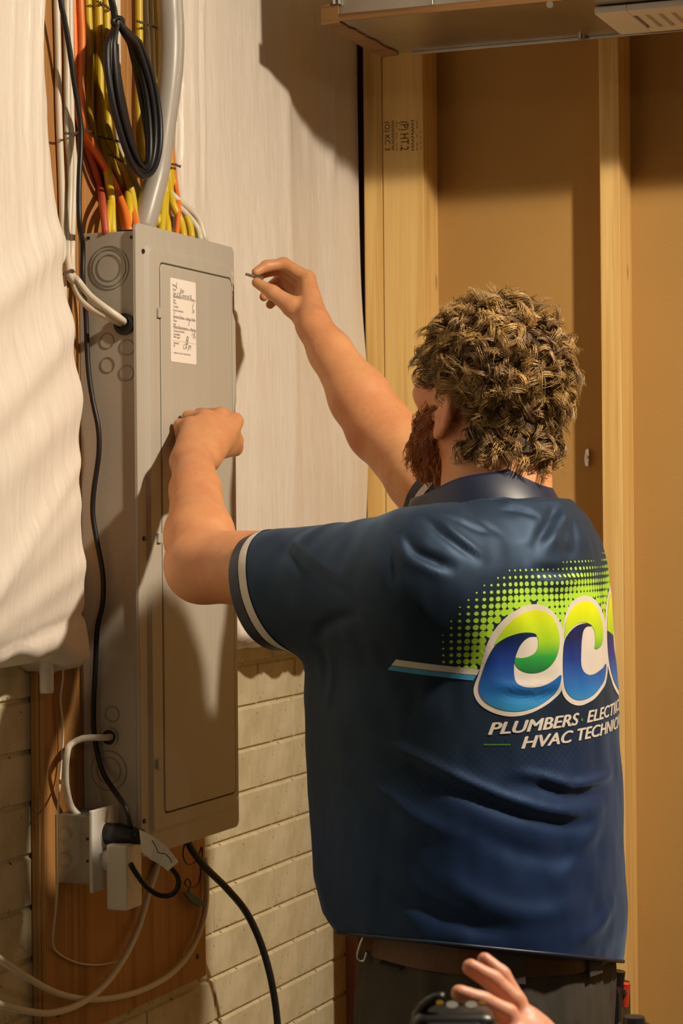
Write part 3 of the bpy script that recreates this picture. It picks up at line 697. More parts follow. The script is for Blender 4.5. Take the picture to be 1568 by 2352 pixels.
cable('power_cable', [onx(428, 1925, .075), onx(440, 1950, .075), onx(470, 1990, .08), onx(520, 2040, .09), onx(565, 2095, .1), onx(598, 2165, .11), onx(620, 2240, .12), onx(635, 2330, .125), onx(640, 2420, .13), onx(640, 2700, .14), np.array([.2, .75, .02])], .0062, 'blackcord', 'thick black cable curving from under the panel down past the concrete', 'cable')
# grounding wire loop and teal tag clip
gl = thing('wire_loop', tuple(onx(450, 2045, .04)), 'thin dark wire loop hanging under the panel with a teal clip', 'wire loop')
lp = [onx(425, 1935, .045), onx(420, 1960, .04), onx(430, 1985, .036), onx(452, 1975, .036), onx(463, 1945, .04), onx(462, 2000, .036), onx(455, 2030, .036), onx(435, 2038, .036), onx(424, 2028, .036), onx(430, 2018, .036), onx(438, 2030, .036), onx(430, 2050, .036)]
MB().tube(spline(lp, .005), .0013, 6).build('wire', M['blackcord'], gl, True)
M['tealclip'] = Mat('teal_plastic', srgb('3F5A5C'), .5).m
MB().prism([onx(418, 2050, .035), onx(432, 2047, .035), onx(470, 2077, .035), onx(455, 2083, .035), onx(436, 2072, .035)], (.004, 0, 0)).build('clip', M['tealclip'], gl)
# capped white pipe below the blanket
q = onx(107, 1560, .045); wp = thing('pipe_stub', (q[0], q[1], onx(107, 1594, .045)[2]), 'short white plastic pipe end poking out below the insulation', 'pipe')
zb = onx(107, 1592, .045)[2]; MB().tube([(q[0], q[1], zb + .16), (q[0], q[1], zb + .004), (q[0], q[1], zb)], [.0105, .0105, .009], 16).build('pipe', M['white'], wp, True)
MB().tube([(q[0], q[1], zb + .03), (q[0], q[1], zb + .034)], [.0112, .0112], 16).build('pipe_ring', M['white'], wp)
# ------------------------------------------------------------------ signed distance modelling for the figure
class Field:
    def __init__(s, xs, ys, zs):
        s.xs, s.ys, s.zs = (np.asarray(a, np.float32) for a in (xs, ys, zs))
        s.f = np.full((len(xs), len(ys), len(zs)), .5, np.float32)
    def sub(s, lo, hi):
        i = [np.searchsorted(a, l) for a, l in zip((s.xs, s.ys, s.zs), lo)]; j = [np.searchsorted(a, h) for a, h in zip((s.xs, s.ys, s.zs), hi)]
        sl = tuple(slice(max(a - 1, 0), b + 1) for a, b in zip(i, j))
        return sl, s.xs[sl[0]][:, None, None], s.ys[sl[1]][None, :, None], s.zs[sl[2]][None, None, :]
    def put(s, lo, hi, fn, k=.01, op='u'):
        mg = .02 + k
        sl, X, Y, Z = s.sub(np.asarray(lo) - mg, np.asarray(hi) + mg)
        if min(len(X), Y.shape[1], Z.shape[2]) == 0: return
        d = fn(X, Y, Z).astype(np.float32); a = s.f[sl]
        if op == 'u':
            h = np.clip(.5 + .5 * (a - d) / k, 0, 1); s.f[sl] = a * (1 - h) + d * h - k * h * (1 - h)
        else:
            h = np.clip(.5 - .5 * (a + d) / k, 0, 1); s.f[sl] = a * (1 - h) - d * h + k * h * (1 - h)
    def cone(s, a, b, ra, rb, k=.01, op='u'):
        a = np.asarray(a, float); b = np.asarray(b, float); r = max(ra, rb); ab = b - a; L2 = ab.dot(ab) + 1e-12
        def fn(X, Y, Z):
            px, py, pz = X - a[0], Y - a[1], Z - a[2]
            t = np.clip((px * ab[0] + py * ab[1] + pz * ab[2]) / L2, 0, 1)
            return np.sqrt((px - t * ab[0]) ** 2 + (py - t * ab[1]) ** 2 + (pz - t * ab[2]) ** 2) - (ra + (rb - ra) * t)
        s.put(np.minimum(a, b) - r, np.maximum(a, b) + r, fn, k, op)
    def chain(s, P, R, k=.01):
        for i in range(len(P) - 1): s.cone(P[i], P[i + 1], R[i], R[i + 1], k)
    def ell(s, c, A, rad, k=.01, op='u'):
        """A: 3x3 rows = local axes in world; rad = radii"""
        c = np.asarray(c, float); A = np.asarray(A, float); rad = np.asarray(rad, float)
        ext = np.sqrt(((A * rad[:, None]) ** 2).sum(0))
        def fn(X, Y, Z):
            p = [X - c[0], Y - c[1], Z - c[2]]
            q = [A[i, 0] * p[0] + A[i, 1] * p[1] + A[i, 2] * p[2] for i in range(3)]
            k0 = np.sqrt(sum((q[i] / rad[i]) ** 2 for i in range(3))); k1 = np.sqrt(sum((q[i] / rad[i] ** 2) ** 2 for i in range(3))) + 1e-9
            return k0 * (k0 - 1) / k1
        s.put(c - ext, c + ext, fn, k, op)
    def loft(s, table, k=.01, ex=2.3):
        """table rows: z, x0, x1, y0, y1"""
        T = np.asarray(sorted(table), float)
        def fn(X, Y, Z):
            z = np.clip(Z, T[0, 0], T[-1, 0]); x0, x1, y0, y1 = (np.interp(z, T[:, 0], T[:, i]) for i in (1, 2, 3, 4))
            cx, cy, a, b = (x0 + x1) / 2, (y0 + y1) / 2, (x1 - x0) / 2, (y1 - y0) / 2
            n = (np.abs((X - cx) / a) ** ex + np.abs((Y - cy) / b) ** ex) ** (1 / ex)
            d = (n - 1) * np.minimum(a, b)
            return np.maximum(d, np.maximum(T[0, 0] - Z, Z - T[-1, 0]))
        s.put((T[:, 1].min(), T[:, 3].min(), T[0, 0]), (T[:, 2].max(), T[:, 4].max(), T[-1, 0]), fn, k)
    def mesh(s, smooth=3):
        f = s.f; S = f < 0
        n0, n1, n2 = f.shape
        cnt = np.zeros((n0 - 1, n1 - 1, n2 - 1), np.int8)
        for i in (0, 1):
            for j in (0, 1):
                for k in (0, 1): cnt += S[i:n0 - 1 + i, j:n1 - 1 + j, k:n2 - 1 + k]
        act = (cnt > 0) & (cnt < 8); I = np.argwhere(act); N = len(I)
        vid = np.full(act.shape, -1, np.int32); vid[act] = np.arange(N)
        acc = np.zeros((N, 3)); w = np.zeros(N)
        C = {}
        for i in (0, 1):
            for j in (0, 1):
                for k in (0, 1): C[i, j, k] = f[I[:, 0] + i, I[:, 1] + j, I[:, 2] + k]
        ax = (s.xs, s.ys, s.zs)
        for d in range(3):
            o = [q for q in range(3) if q != d]
            for u in (0, 1):
                for v in (0, 1):
                    a = [0, 0, 0]; a[o[0]] = u; a[o[1]] = v; b = list(a); b[d] = 1
                    fa, fb = C[tuple(a)], C[tuple(b)]; m = (fa < 0) != (fb < 0)
                    t = np.where(m, fa / (fa - fb + 1e-20), 0)
                    pt = np.zeros((N, 3))
                    for q in range(3):
                        base = ax[q][I[:, q] + a[q]]
                        pt[:, q] = base + (t * (ax[q][np.minimum(I[:, q] + 1, len(ax[q]) - 1)] - ax[q][I[:, q]]) if q == d else 0)
                    acc += pt * m[:, None]; w += m
        V = acc / w[:, None]
        Q = []
        for d in range(3):
            A = np.moveaxis(S, d, 0); E = A[:-1] != A[1:]
            E = E[:, 1:-1, 1:-1]; J = np.argwhere(E); J[:, 1:] += 1
            flip = A[J[:, 0], J[:, 1], J[:, 2]]
            vv = np.moveaxis(vid, d, 0)
            q = np.stack([vv[J[:, 0], J[:, 1] - 1, J[:, 2] - 1], vv[J[:, 0], J[:, 1], J[:, 2] - 1], vv[J[:, 0], J[:, 1], J[:, 2]], vv[J[:, 0], J[:, 1] - 1, J[:, 2]]], 1)
            if d == 1: flip = ~flip
            q = np.where(flip[:, None], q, q[:, ::-1]); Q.append(q)
        Q = np.vstack(Q); Q = Q[(Q >= 0).all(1)]
        return lap(V, Q, smooth), Q
def lap(V, Q, it, lam=.5):
    a = np.concatenate([Q[:, i] for i in range(4)]); b = np.concatenate([Q[:, (i + 1) % 4] for i in range(4)])
    n = len(V); deg = np.bincount(a, minlength=n) + np.bincount(b, minlength=n)
    deg = np.maximum(deg, 1)
    for _ in range(it):
        S = np.stack([np.bincount(a, V[b, i], n) + np.bincount(b, V[a, i], n) for i in range(3)], 1) / deg[:, None]
        V = V + lam * (S - V)
    return V
def vnormals(V, Q):
    n = np.cross(V[Q[:, 2]] - V[Q[:, 0]], V[Q[:, 3]] - V[Q[:, 1]]); N = np.zeros_like(V)
    for i in range(4):
        for c in range(3): N[:, c] += np.bincount(Q[:, i], n[:, c], len(V))
    return N / (np.linalg.norm(N, axis=1)[:, None] + 1e-12)
def compact(V, Q, keep):
    Q = Q[keep[Q].all(1)]; used = np.unique(Q); mp = np.full(len(V), -1); mp[used] = np.arange(len(used)); return V[used], mp[Q]
def axis(*parts):
    out = [np.arange(a, b, st) for a, b, st in parts]; return np.concatenate(out)

# ------------------------------------------------------------------ materials of the figure
def skin_mat(name, base=srgb('D8A271'), red=srgb('C47B54')):
    m = Mat(name, base, .48); m.b.inputs['Subsurface Weight'].default_value = .12
    m.b.inputs['Subsurface Radius'].default_value = (.012, .004, .002); m.b.inputs['Subsurface Scale'].default_value = .5
    n = m.noise((1, 1, 1), 9, 4, .6); n2 = m.noise((1, 1, 1), 160, 2)
    c = m.ramp(n, [(.32, base), (.72, red)])
    c = m.mix(m.ramp(n2, [(.62, (0, 0, 0)), (.75, (.35, .35, .35))]), c, srgb('A8684A'))
    m.color(c); m.bump(n2, .0008, .35); return m.m
M['skin'] = skin_mat('fair_skin')
M['skin2'] = skin_mat('warm_skin', srgb('DDA184'), srgb('CF8468'))

# ------------------------------------------------------------------ the man's joints, in metres
nrm = lambda v: np.asarray(v, float) / np.linalg.norm(v)
SHL = np.array([.690, -.325, 1.465]); SHR = np.array([.665, .085, 1.49])
ELL = at(464, 1300, 3.17); WRL = at(443, 1066, 3.42)
ELR = at(872, 985, 3.56); WRR = at(722, 752, 3.66)
HC = at(1118, 905, 3.14)                       # head centre
HA = nrm((-.905, .425, 0)); pit = math.radians(16)
HF = HA * math.cos(pit) + U0 * math.sin(pit); HU = -HA * math.sin(pit) + U0 * math.cos(pit); HL = np.cross(HU, HF)
def hd(f, l, u): return HC + HF * f + HL * l + HU * u
HB = np.array([HF, HL, HU])

B = Field(axis((.10, .34, .0024), (.34, 1.0, .005)), axis((-.42, -.02, .005), (-.02, .50, .0024)), axis((.80, 1.58, .0055), (1.58, 2.0, .0024)))
# torso under the clothes
B.loft([(.97, .58, .80, -.26, .02), (1.1, .57, .80, -.29, .05), (1.35, .57, .82, -.29, .05), (1.46, .60, .80, -.27, .03), (1.52, .64, .78, -.22, 0.0)], .02)
B.cone(SHL + np.array([0, .02, -.015]), SHR + np.array([0, -.02, -.015]), .055, .055, .03)
# neck
B.cone((.715, -.12, 1.46), hd(-.025, 0, -.06), .07, .066, .03)
B.cone(hd(-.05, 0, -.02), (.755, -.12, 1.50), .055, .055, .03)
# left arm
B.cone(SHL, SHL + (ELL - SHL) * .55, .050, .054, .03); B.cone(SHL + (ELL - SHL) * .5, ELL, .055, .050, .02)
fa = WRL - ELL
B.cone(ELL, ELL + fa * .28, .049, .0475, .02); B.cone(ELL + fa * .28, ELL + fa * .72, .0475, .0365, .02); B.cone(ELL + fa * .72, WRL, .0365, .0315, .015)
# right arm
B.cone(SHR, SHR + (ELR - SHR) * .6, .052, .056, .03); B.cone(SHR + (ELR - SHR) * .5, ELR, .058, .050, .02)
fr = WRR - ELR
B.cone(ELR, ELR + fr * .3, .050, .0465, .02); B.cone(ELR + fr * .3, ELR + fr * .75, .0465, .034, .02); B.cone(ELR + fr * .75, WRR, .034, .0285, .015)
# left fist: knuckles up, palm to the panel, fingers bent onto the door
KN = [at(538, 968, 3.565), at(508, 956, 3.545), at(472, 961, 3.525), at(438, 978, 3.505)]
for i, kn in enumerate(KN):
    base = WRL + (kn - WRL) * .15 + (KN[i] - (KN[1] + KN[2]) / 2) * .35
    B.cone(base, kn, .022, .0145, .012)
B.cone(WRL + (KN[0] - WRL) * .3 + np.array([0, .004, 0]), (KN[0] + KN[1]) / 2 - np.array([0, 0, .02]), .022, .015, .012)
for i, kn in enumerate(KN):
    d1 = nrm((-.8, .22, .06)); d2 = nrm((-.55, .2, -.75)); d3 = nrm((.1, .1, -1))
    l = (.040, .043, .040, .032)[i]; rr = (.0105, .011, .0105, .0095)[i]
    tipx = .137 + rr
    p1 = kn + d1 * l
    if p1[0] < tipx: p1 = kn + d1 * ((kn[0] - tipx) / -d1[0])
    p2 = p1 + np.array([max(tipx - p1[0], -.02), .004, -.024]); p3 = p2 + np.array([.004, .002, -.016])
    B.cone(kn, p1, rr + .002, rr + .0005, .006); B.cone(p1, p2, rr + .0005, rr - .001, .003); B.cone(p2, p3, rr - .001, rr - .002, .003)
# left thumb along the far edge of the fist
B.cone(KN[0] + np.array([-.008, .010, -.03]), WRL + (KN[0] - WRL) * .45 + np.array([-.006, .016, 0]), .018, .020, .012)
th = [WRL + (KN[0] - WRL) * .35 + np.array([-.004, .022, -.002]), KN[0] + np.array([-.012, .026, -.040]), KN[0] + np.array([-.022, .020, -.014]), KN[0] + np.array([-.034, .016, .004])]
B.chain(th, (.018, .0135, .0115, .0095), .006)
# right hand: pinch grip on a driver bit
q = lambda px, py, d: at(px, py, d)
KR = [q(706, 640, 3.74), q(700, 655, 3.765), q(694, 674, 3.785), q(688, 694, 3.80)]
for i, kn in enumerate(KR):
    B.cone(WRR + (kn - WRR) * .12, kn, .0225, .0135, .012)
B.cone(WRR, q(690, 700, 3.735), .024, .017, .012)
B.chain([KR[0], q(652, 606, 3.755), q(612, 611, 3.745), q(587, 625, 3.735)], (.0125, .0105, .0095, .0075), .005)
B.chain([KR[1], q(648, 618, 3.785), q(608, 625, 3.775), q(592, 636, 3.76)], (.0125, .0105, .0092, .0075), .003)
B.chain([KR[2], q(645, 640, 3.815), q(618, 662, 3.80), q(606, 682, 3.785)], (.0122, .0102, .0092, .008), .003)
B.chain([KR[3], q(650, 668, 3.825), q(628, 690, 3.815), q(620, 700, 3.80)], (.0112, .0092, .0085, .0075), .003)
B.chain([q(716, 742, 3.69), q(672, 705, 3.70), q(626, 672, 3.71), q(589, 649, 3.722)], (.020, .0165, .0115, .0085), .007)
# head
B.ell(hd(-.012, 0, .030), HB, (.098, .076, .090), .01)
B.ell(hd(.030, 0, -.020), HB, (.068, .064, .085), .025)
B.ell(hd(.052, 0, -.094), HB, (.040, .046, .036), .03)          # jaw
B.cone(hd(.00, .045, -.06), hd(.06, .02, -.10), .022, .02, .02); B.cone(hd(.00, -.045, -.06), hd(.06, -.02, -.10), .022, .02, .02)
B.cone(hd(.088, .03, .022), hd(.088, -.03, .022), .013, .013, .012)   # brow
B.cone(hd(.094, 0, .014), hd(.117, 0, -.022), .009, .012, .01)        # nose
B.ell(hd(.104, .012, -.026), HB, (.010, .009, .008), .006); B.ell(hd(.104, -.012, -.026), HB, (.010, .009, .008), .006)
B.ell(hd(.066, .045, -.018), HB, (.026, .020, .02), .02); B.ell(hd(.066, -.045, -.018), HB, (.026, .020, .02), .02)   # cheeks
for sg in (1, -1):
    B.ell(hd(.092, .031 * sg, .002), HB, (.014, .013, .009), .008, 's'); B.ell(hd(.082, .031 * sg, .002), HB, (.0125, .0125, .0115), .003)
B.cone(hd(.098, .018, -.052), hd(.098, -.018, -.052), .0065, .0065, .006); B.cone(hd(.096, .015, -.063), hd(.096, -.015, -.063), .007, .007, .005)
for sg in (1, -1):     # ears
    er = nrm(HL * sg * .30 - HF * .95); e2 = HU * .97 + HF * -.15; e2 = nrm(e2 - er * e2.dot(er)); e3 = np.cross(e2, er)
    ec = hd(.006, .077 * sg, -.030)
    B.ell(ec + er * .010, [er, e2, e3], (.019, .034, .008), .006)
    B.ell(ec + er * .006 + HL * sg * .0095 + HF * .002, [er, e2, e3], (.010, .018, .006), .003, 's')
    B.ell(ec - e2 * .028 + er * .004, [er, e2, e3], (.0095, .011, .007), .006)
    B.ell(ec + HF * .012 - e2 * .008, HB, (.006, .004, .009), .004)
BV, BQ = B.mesh(3)
person = mesh_obj('person', BV, BQ, M['skin'], None, True, origin=np.array([.67, -.08, 0.0]))
tag(person, 'curly-haired person in a navy polo shirt reaching up to the breaker panel', 'person')
del B
# ------------------------------------------------------------------ clothes
YC = -.13
def sil(py, Lp, Rp, b, d=3.12):
    P, Q = at(Lp, py, d), at(Rp, py, d)
    rc = ((P + Q) / 2 - CAM).dot(R0); half = np.linalg.norm(Q - P) / 2
    a = math.sqrt(max(half ** 2 - (R0[1] * b) ** 2, 1e-4)) / R0[0]
    cx = CAM[0] + (rc - (YC - CAM[1]) * R0[1]) / R0[0]
    return (P[2], cx - a, cx + a, YC - b, YC + b)
SIL = [(2225, 870, 1414, .20), (2190, 850, 1424, .21), (2150, 815, 1430, .225), (2120, 778, 1431, .218), (2080, 745, 1432, .222), (2000, 724, 1428, .222), (1900, 719, 1424, .222), (1800, 713, 1421, .222), (1700, 708, 1414, .222),
       (1600, 704, 1409, .222), (1530, 706, 1404, .222), (1450, 722, 1399, .218), (1380, 745, 1394, .215), (1300, 785, 1388, .205), (1240, 840, 1371, .185), (1190, 920, 1342, .15), (1150, 985, 1303, .115)]
S = Field(np.arange(.24, .96, .004), np.arange(-.50, .32, .004), np.arange(.88, 1.63, .004))
S.loft([sil(*r) for r in SIL], .02, 2.15)
S.cone(SHL + np.array([.01, .02, -.01]), SHR, .088, .074, .05)
CUF = at(640, 1352, 3.05); CN = nrm(-.80 * R0 - .25 * U0 + .55 * F0)
S.cone(SHL + np.array([.0, .02, -.012]), CUF, .094, .078, .05); S.cone(CUF, CUF + CN * .08, .078, .074, .01)
CUR = SHR + (ELR - SHR) * .34; CRN = nrm(ELR - SHR)
S.cone(SHR, CUR, .078, .074, .05); S.cone(CUR, CUR + CRN * .06, .076, .074, .01)
S.cone((.70, -.115, 1.50), (.715, -.115, 1.57), .095, .07, .04)
SV, SQ = S.mesh(4)
del S
# folds drawn as ridges (+) and grooves (-) along lines on the cloth
bv0 = BVHTree.FromPolygons(SV.tolist(), SQ.tolist())
def cast(px, py, bv=None):
    h = (bv or bv0).ray_cast(Vector(CAM), Vector(ray(px, py)).normalized()); return None if h[0] is None else np.array(h[0])
FOLDS = [([(924, 1216), (953, 1264), (1000, 1289), (1054, 1311)], -.009, .010), ([(915, 1225), (940, 1280), (990, 1306), (1040, 1325)], .004, .012),
    ([(964, 1180), (1025, 1231), (1069, 1264), (1109, 1293)], -.007, .009), ([(985, 1180), (1045, 1228), (1090, 1262), (1130, 1288)], .004, .009),
    ([(1010, 1178), (1062, 1200), (1100, 1215), (1135, 1222)], -.005, .008), ([(1060, 1170), (1110, 1200), (1160, 1235)], -.004, .008), ([(1150, 1168), (1190, 1172), (1245, 1195)], -.005, .008),
    ([(1283, 1155), (1251, 1216), (1218, 1271)], -.008, .011), ([(1300, 1165), (1275, 1225), (1245, 1275)], .004, .012), ([(1300, 1170), (1320, 1230), (1318, 1262), (1290, 1275)], -.004, .010), ([(1218, 1308), (1280, 1314), (1335, 1305)], -.006, .010), ([(1225, 1332), (1290, 1336), (1345, 1324)], .004, .012),
    ([(640, 1235), (690, 1290), (760, 1340), (860, 1400)], -.006, .010), ([(676, 1222), (720, 1290), (790, 1350), (880, 1395)], .004, .014), ([(720, 1470), (760, 1430), (830, 1410)], -.006, .012), ([(860, 1200), (900, 1290), (905, 1380)], -.004, .012),
    ([(850, 1690), (965, 1747), (1080, 1801), (1187, 1843), (1300, 1868), (1390, 1850)], .007, .010), ([(840, 1712), (960, 1768), (1070, 1822), (1180, 1866), (1300, 1892), (1395, 1878)], -.006, .013),
    ([(1164, 1774), (1233, 1784), (1309, 1803), (1367, 1793), (1410, 1770)], .007, .009), ([(1164, 1792), (1240, 1806), (1315, 1826), (1385, 1812)], -.005, .011),
    ([(760, 1720), (850, 1800), (960, 1880), (1090, 1930)], .004, .014), ([(745, 1760), (840, 1850), (960, 1930)], -.004, .014), ([(1060, 1890), (1180, 1950), (1290, 1970), (1400, 1930)], -.005, .018), ([(1390, 1840), (1330, 1960), (1270, 2040)], .005, .020),
    ([(850, 2010), (960, 2080), (1090, 2130), (1200, 2140)], -.005, .014), ([(1000, 2000), (1130, 2080), (1250, 2100), (1350, 2060)], .005, .018), ([(1410, 2060), (1370, 2130), (1300, 2170)], .006, .016), ([(735, 1480), (745, 1560), (735, 1640)], -.004, .010), ([(752, 1480), (762, 1560), (752, 1640)], .003, .008),
    ([(1120, 1572), (1200, 1582), (1290, 1570)], .003, .010), ([(1130, 1590), (1220, 1600), (1300, 1586)], -.003, .010), ([(700, 1200), (705, 1240)], -.006, .006), ([(672, 1206), (676, 1250)], .004, .006), ([(660, 1210), (640, 1250)], -.003, .006), ([(880, 1172), (905, 1230)], -.005, .008), ([(905, 1170), (935, 1220)], .004, .008)]
SN = vnormals(SV, SQ); disp = np.zeros(len(SV))
for pl, amp, wd in FOLDS:
    pts = [p for p in (cast(*c) for c in pl) if p is not None]
    if len(pts) < 2: continue
    P = spline(np.array(pts), .003); tt = np.linspace(0, 1, len(P)); fade = np.minimum(1, np.minimum(tt, 1 - tt) / .28 + .02)
    lo, hi = P.min(0) - .05, P.max(0) + .05
    I = np.where(((SV > lo) & (SV < hi)).all(1))[0]
    D = np.linalg.norm(SV[I][:, None] - P[None], axis=2); j = D.argmin(1); d = D[np.arange(len(I)), j]
    disp[I] += .8 * amp * fade[j] * np.exp(-(d / (wd * .78)) ** 2)
nf = vnoise(21)
ph = np.arctan2(SV[:, 1] - YC, SV[:, 0] - .66)
disp += .0035 * (nf(ph * 5, SV[:, 2] * 14 + ph * 3) - .5) + .0016 * (nf(ph * 14 + 9, SV[:, 2] * 30) - .5)
SV = SV + SN * disp[:, None]
SV = lap(SV, SQ, 1, .4)
# hem: lower at the back
hm = sstep(1.10, .93, SV[:, 2])
bm = bmesh.new()
vs_ = [bm.verts.new(v) for v in SV.tolist()]
for q in SQ.tolist(): bm.faces.new([vs_[i] for i in q])
bm.normal_update()
def cut(bm, co, no, test, clear=True):
    fs = [f for f in bm.faces if test(f.calc_center_median())]
    gs = set(fs); es = set(e for f in fs for e in f.edges); vv = set(v for f in fs for v in f.verts)
    bmesh.ops.bisect_plane(bm, geom=list(gs) + list(es) + list(vv), plane_co=co, plane_no=no, clear_outer=False, clear_inner=False)
    if clear:
        co = Vector(co); no = Vector(no)
        dl = [f for f in bm.faces if test(f.calc_center_median()) and (f.calc_center_median() - co).dot(no) > 1e-5]
        bmesh.ops.delete(bm, geom=dl, context='FACES')
near = lambda c, ax, r, l0: (lambda p: (lambda d: d.dot(Vector(ax)) > l0 and (d - Vector(ax) * d.dot(Vector(ax))).length < r)(p - Vector(c)))
tl = near(CUF, CN, .102, -.05); tr = near(CUR, CRN, .10, -.05)
cut(bm, CUF + CN * .022, CN, tl); cut(bm, CUR + CRN * .02, CRN, tr)
# hem plane rising towards the belly
h0 = at(850, 2150, 3.05); h1 = at(1390, 2204, 3.22); h2 = at(1090, 2174, 2.90)
HN = nrm(np.cross(h1 - h0, h2 - h0)); HN = HN if HN[2] > 0 else -HN
cut(bm, h0, -HN, lambda p: p.z < 1.1)
# neck opening
NC = np.array([.705, -.112, 1.546]); NN = nrm((-.30, 0.05, 1.0))
cut(bm, NC, NN, lambda p: p.z > 1.44 and (p - Vector(NC)).length < .16)
bmesh.ops.delete(bm, geom=[v for v in bm.verts if not v.link_faces], context='VERTS')
bm.normal_update()
def grab(bm, planes, test, lift):
    """copy a strip of cloth between exact cutting planes, lifted off the surface"""
    b2 = bm.copy()
    for co, no in planes: cut(b2, co, no, lambda p: True if test(p) else False)
    bmesh.ops.delete(b2, geom=[f for f in b2.faces if not test(f.calc_center_median())], context='FACES')
    bmesh.ops.delete(b2, geom=[v for v in b2.verts if not v.link_faces], context='VERTS')
    b2.normal_update()
    for v in b2.verts: v.co += v.normal * lift
    b2.verts.index_update()
    V = [v.co[:] for v in b2.verts]; F = [[v.index for v in f.verts] for f in b2.faces]; b2.free(); return V, F

def fabric(name):
    m = Mat(name, srgb('070D18'), .60); m.b.inputs['Specular IOR Level'].default_value = .8
    m.b.inputs['Specular Tint'].default_value = (.36, .6, 1, 1); m.b.inputs['Sheen Weight'].default_value = .32; m.b.inputs['Sheen Roughness'].default_value = .45; m.b.inputs['Sheen Tint'].default_value = (.22, .38, .62, 1)
    uv = m.N.new('ShaderNodeUVMap'); sep = m.N.new('ShaderNodeSeparateXYZ'); m.L(uv.outputs[0], sep.inputs[0])
    def mth(op, a, b=None):
        n = m.N.new('ShaderNodeMath'); n.operation = op
        for i, v in enumerate((a, b)):
            if v is None: continue
            if hasattr(v, 'is_output'): m.L(v, n.inputs[i])
            else: n.inputs[i].default_value = v
        return n.outputs[0]
    u, v = sep.outputs[0], sep.outputs[1]
    gu = mth('SINE', mth('MULTIPLY', u, 2 * math.pi / .0095)); gv = mth('SINE', mth('MULTIPLY', v, 2 * math.pi / .0095))
    dots = mth('MULTIPLY', gu, gv)
    lvl = mth('ADD', v, mth('MULTIPLY', u, -.22))
    rampv = m.N.new('ShaderNodeMapRange'); m.L(lvl, rampv.inputs[0]); rampv.inputs[1].default_value = 1.37; rampv.inputs[2].default_value = 1.17
    f = mth('GREATER_THAN', mth('ADD', mth('MULTIPLY', dots, .5), mth('MULTIPLY', rampv.outputs[0], 1.9)), .93)
    fade = m.N.new('ShaderNodeMapRange'); m.L(lvl, fade.inputs[0]); fade.inputs[1].default_value = 1.40; fade.inputs[2].default_value = 1.15; fade.inputs[3].default_value = .55; fade.inputs[4].default_value = 1.0
    c = m.mix(mth('MULTIPLY', f, fade.outputs[0]), srgb('09111F'), srgb('081C44'))
    m.color(c)
    n = m.noise((1, 1, 1), 900, 1); m.bump(n, .0003, .3)
    return m.m
M['navy'] = fabric('navy_satin_print')
mm = Mat('navy_satin_plain', srgb('101B33'), .45); mm.b.inputs['Specular IOR Level'].default_value = .5; M['navy2'] = mm.m
M['white_cloth'] = Mat('white_print', srgb('CFC8BE'), .5).m
bm.verts.index_update()
V = np.array([v.co[:] for v in bm.verts]); F = [[v.index for v in f.verts] for f in bm.faces]
shirt = mesh_obj('shirt', V, F, M['navy'], person, True); shirt['label'] = 'navy polo shirt with a printed blue and green logo on the back'
uvl = shirt.data.uv_layers.new(name='UVMap')
AX, AY = .665, YC
li = np.zeros(len(shirt.data.loops), np.int32); shirt.data.loops.foreach_get('vertex_index', li)
ang = np.arctan2(V[:, 1] - AY, V[:, 0] - AX); uvs = np.stack([ang * .215, V[:, 2]], 1)[li]
uvl.data.foreach_set('uv', uvs.astype(np.float32).ravel())
so = shirt.modifiers.new('thick', 'SOLIDIFY'); so.thickness = .0018; so.offset = -1
# rolled hem along the lower edge
hv = [v for v in bm.verts if abs((v.co - Vector(h0)).dot(Vector(HN))) < 1e-4 and v.co.z < 1.1 and any(e.is_boundary for e in v.link_edges)]
hp_ = np.array([v.co[:] for v in hv]); hp_ = hp_[np.argsort(np.arctan2(hp_[:, 1] - YC, hp_[:, 0] - .665))]
for _ in range(3): hp_ = (np.roll(hp_, 1, 0) + 2 * hp_ + np.roll(hp_, -1, 0)) / 4
hp_ = hp_[::3]; MB().tube(np.vstack([hp_, hp_[:1]]), .0028, 8, False).build('hem', M['navy2'], shirt, True)
# sleeve trims
for co, ax, tst, nm in ((CUF, CN, tl, 'l'), (CUR, CRN, tr, 'r')):
    e = .022 if nm == 'l' else .02
    a, b = grab(bm, [(co + ax * (e - .0175), ax), (co + ax * (e - .0305), -ax)], tst, .0012)
    mesh_obj('sleeve_stripe', a, b, M['white_cloth'], shirt, True)
    a, b = grab(bm, [(co + ax * (e - .0178), -ax)], tst, .0015)
    o = mesh_obj('sleeve_cuff', a, b, M['navy2'], shirt, True); o.modifiers.new('t', 'SOLIDIFY').thickness = .003
bm.free()
bvS = BVHTree.FromPolygons(V.tolist(), F)
# collar: a standing band folded over, following the neck
cl = MB(); n = 48
rows = []
TL = nrm((-.30, .05, 1.0)); e1 = nrm(np.cross((0, 1.0, 0), TL)); e2 = np.cross(TL, e1)
for (h, r, s_) in ((-.012, .104, 0), (.004, .100, 0), (.022, .0925, 0), (.036, .086, 0), (.041, .083, 0), (.040, .079, 0), (.030, .078, 0), (.0, .082, 0), (-.015, .085, 0)):
    a = np.linspace(0, 2 * math.pi, n, endpoint=False)
    ring = NC + TL * h + np.cos(a)[:, None] * e1 * r * 1.06 + np.sin(a)[:, None] * e2 * r + .0022 * np.sin(a * 5 + h * 60)[:, None] * TL
    rows.append(ring)
Vc, Fc = loops_mesh(rows, False)
recalc(mesh_obj('collar', Vc, Fc, M['navy2'], shirt, True))
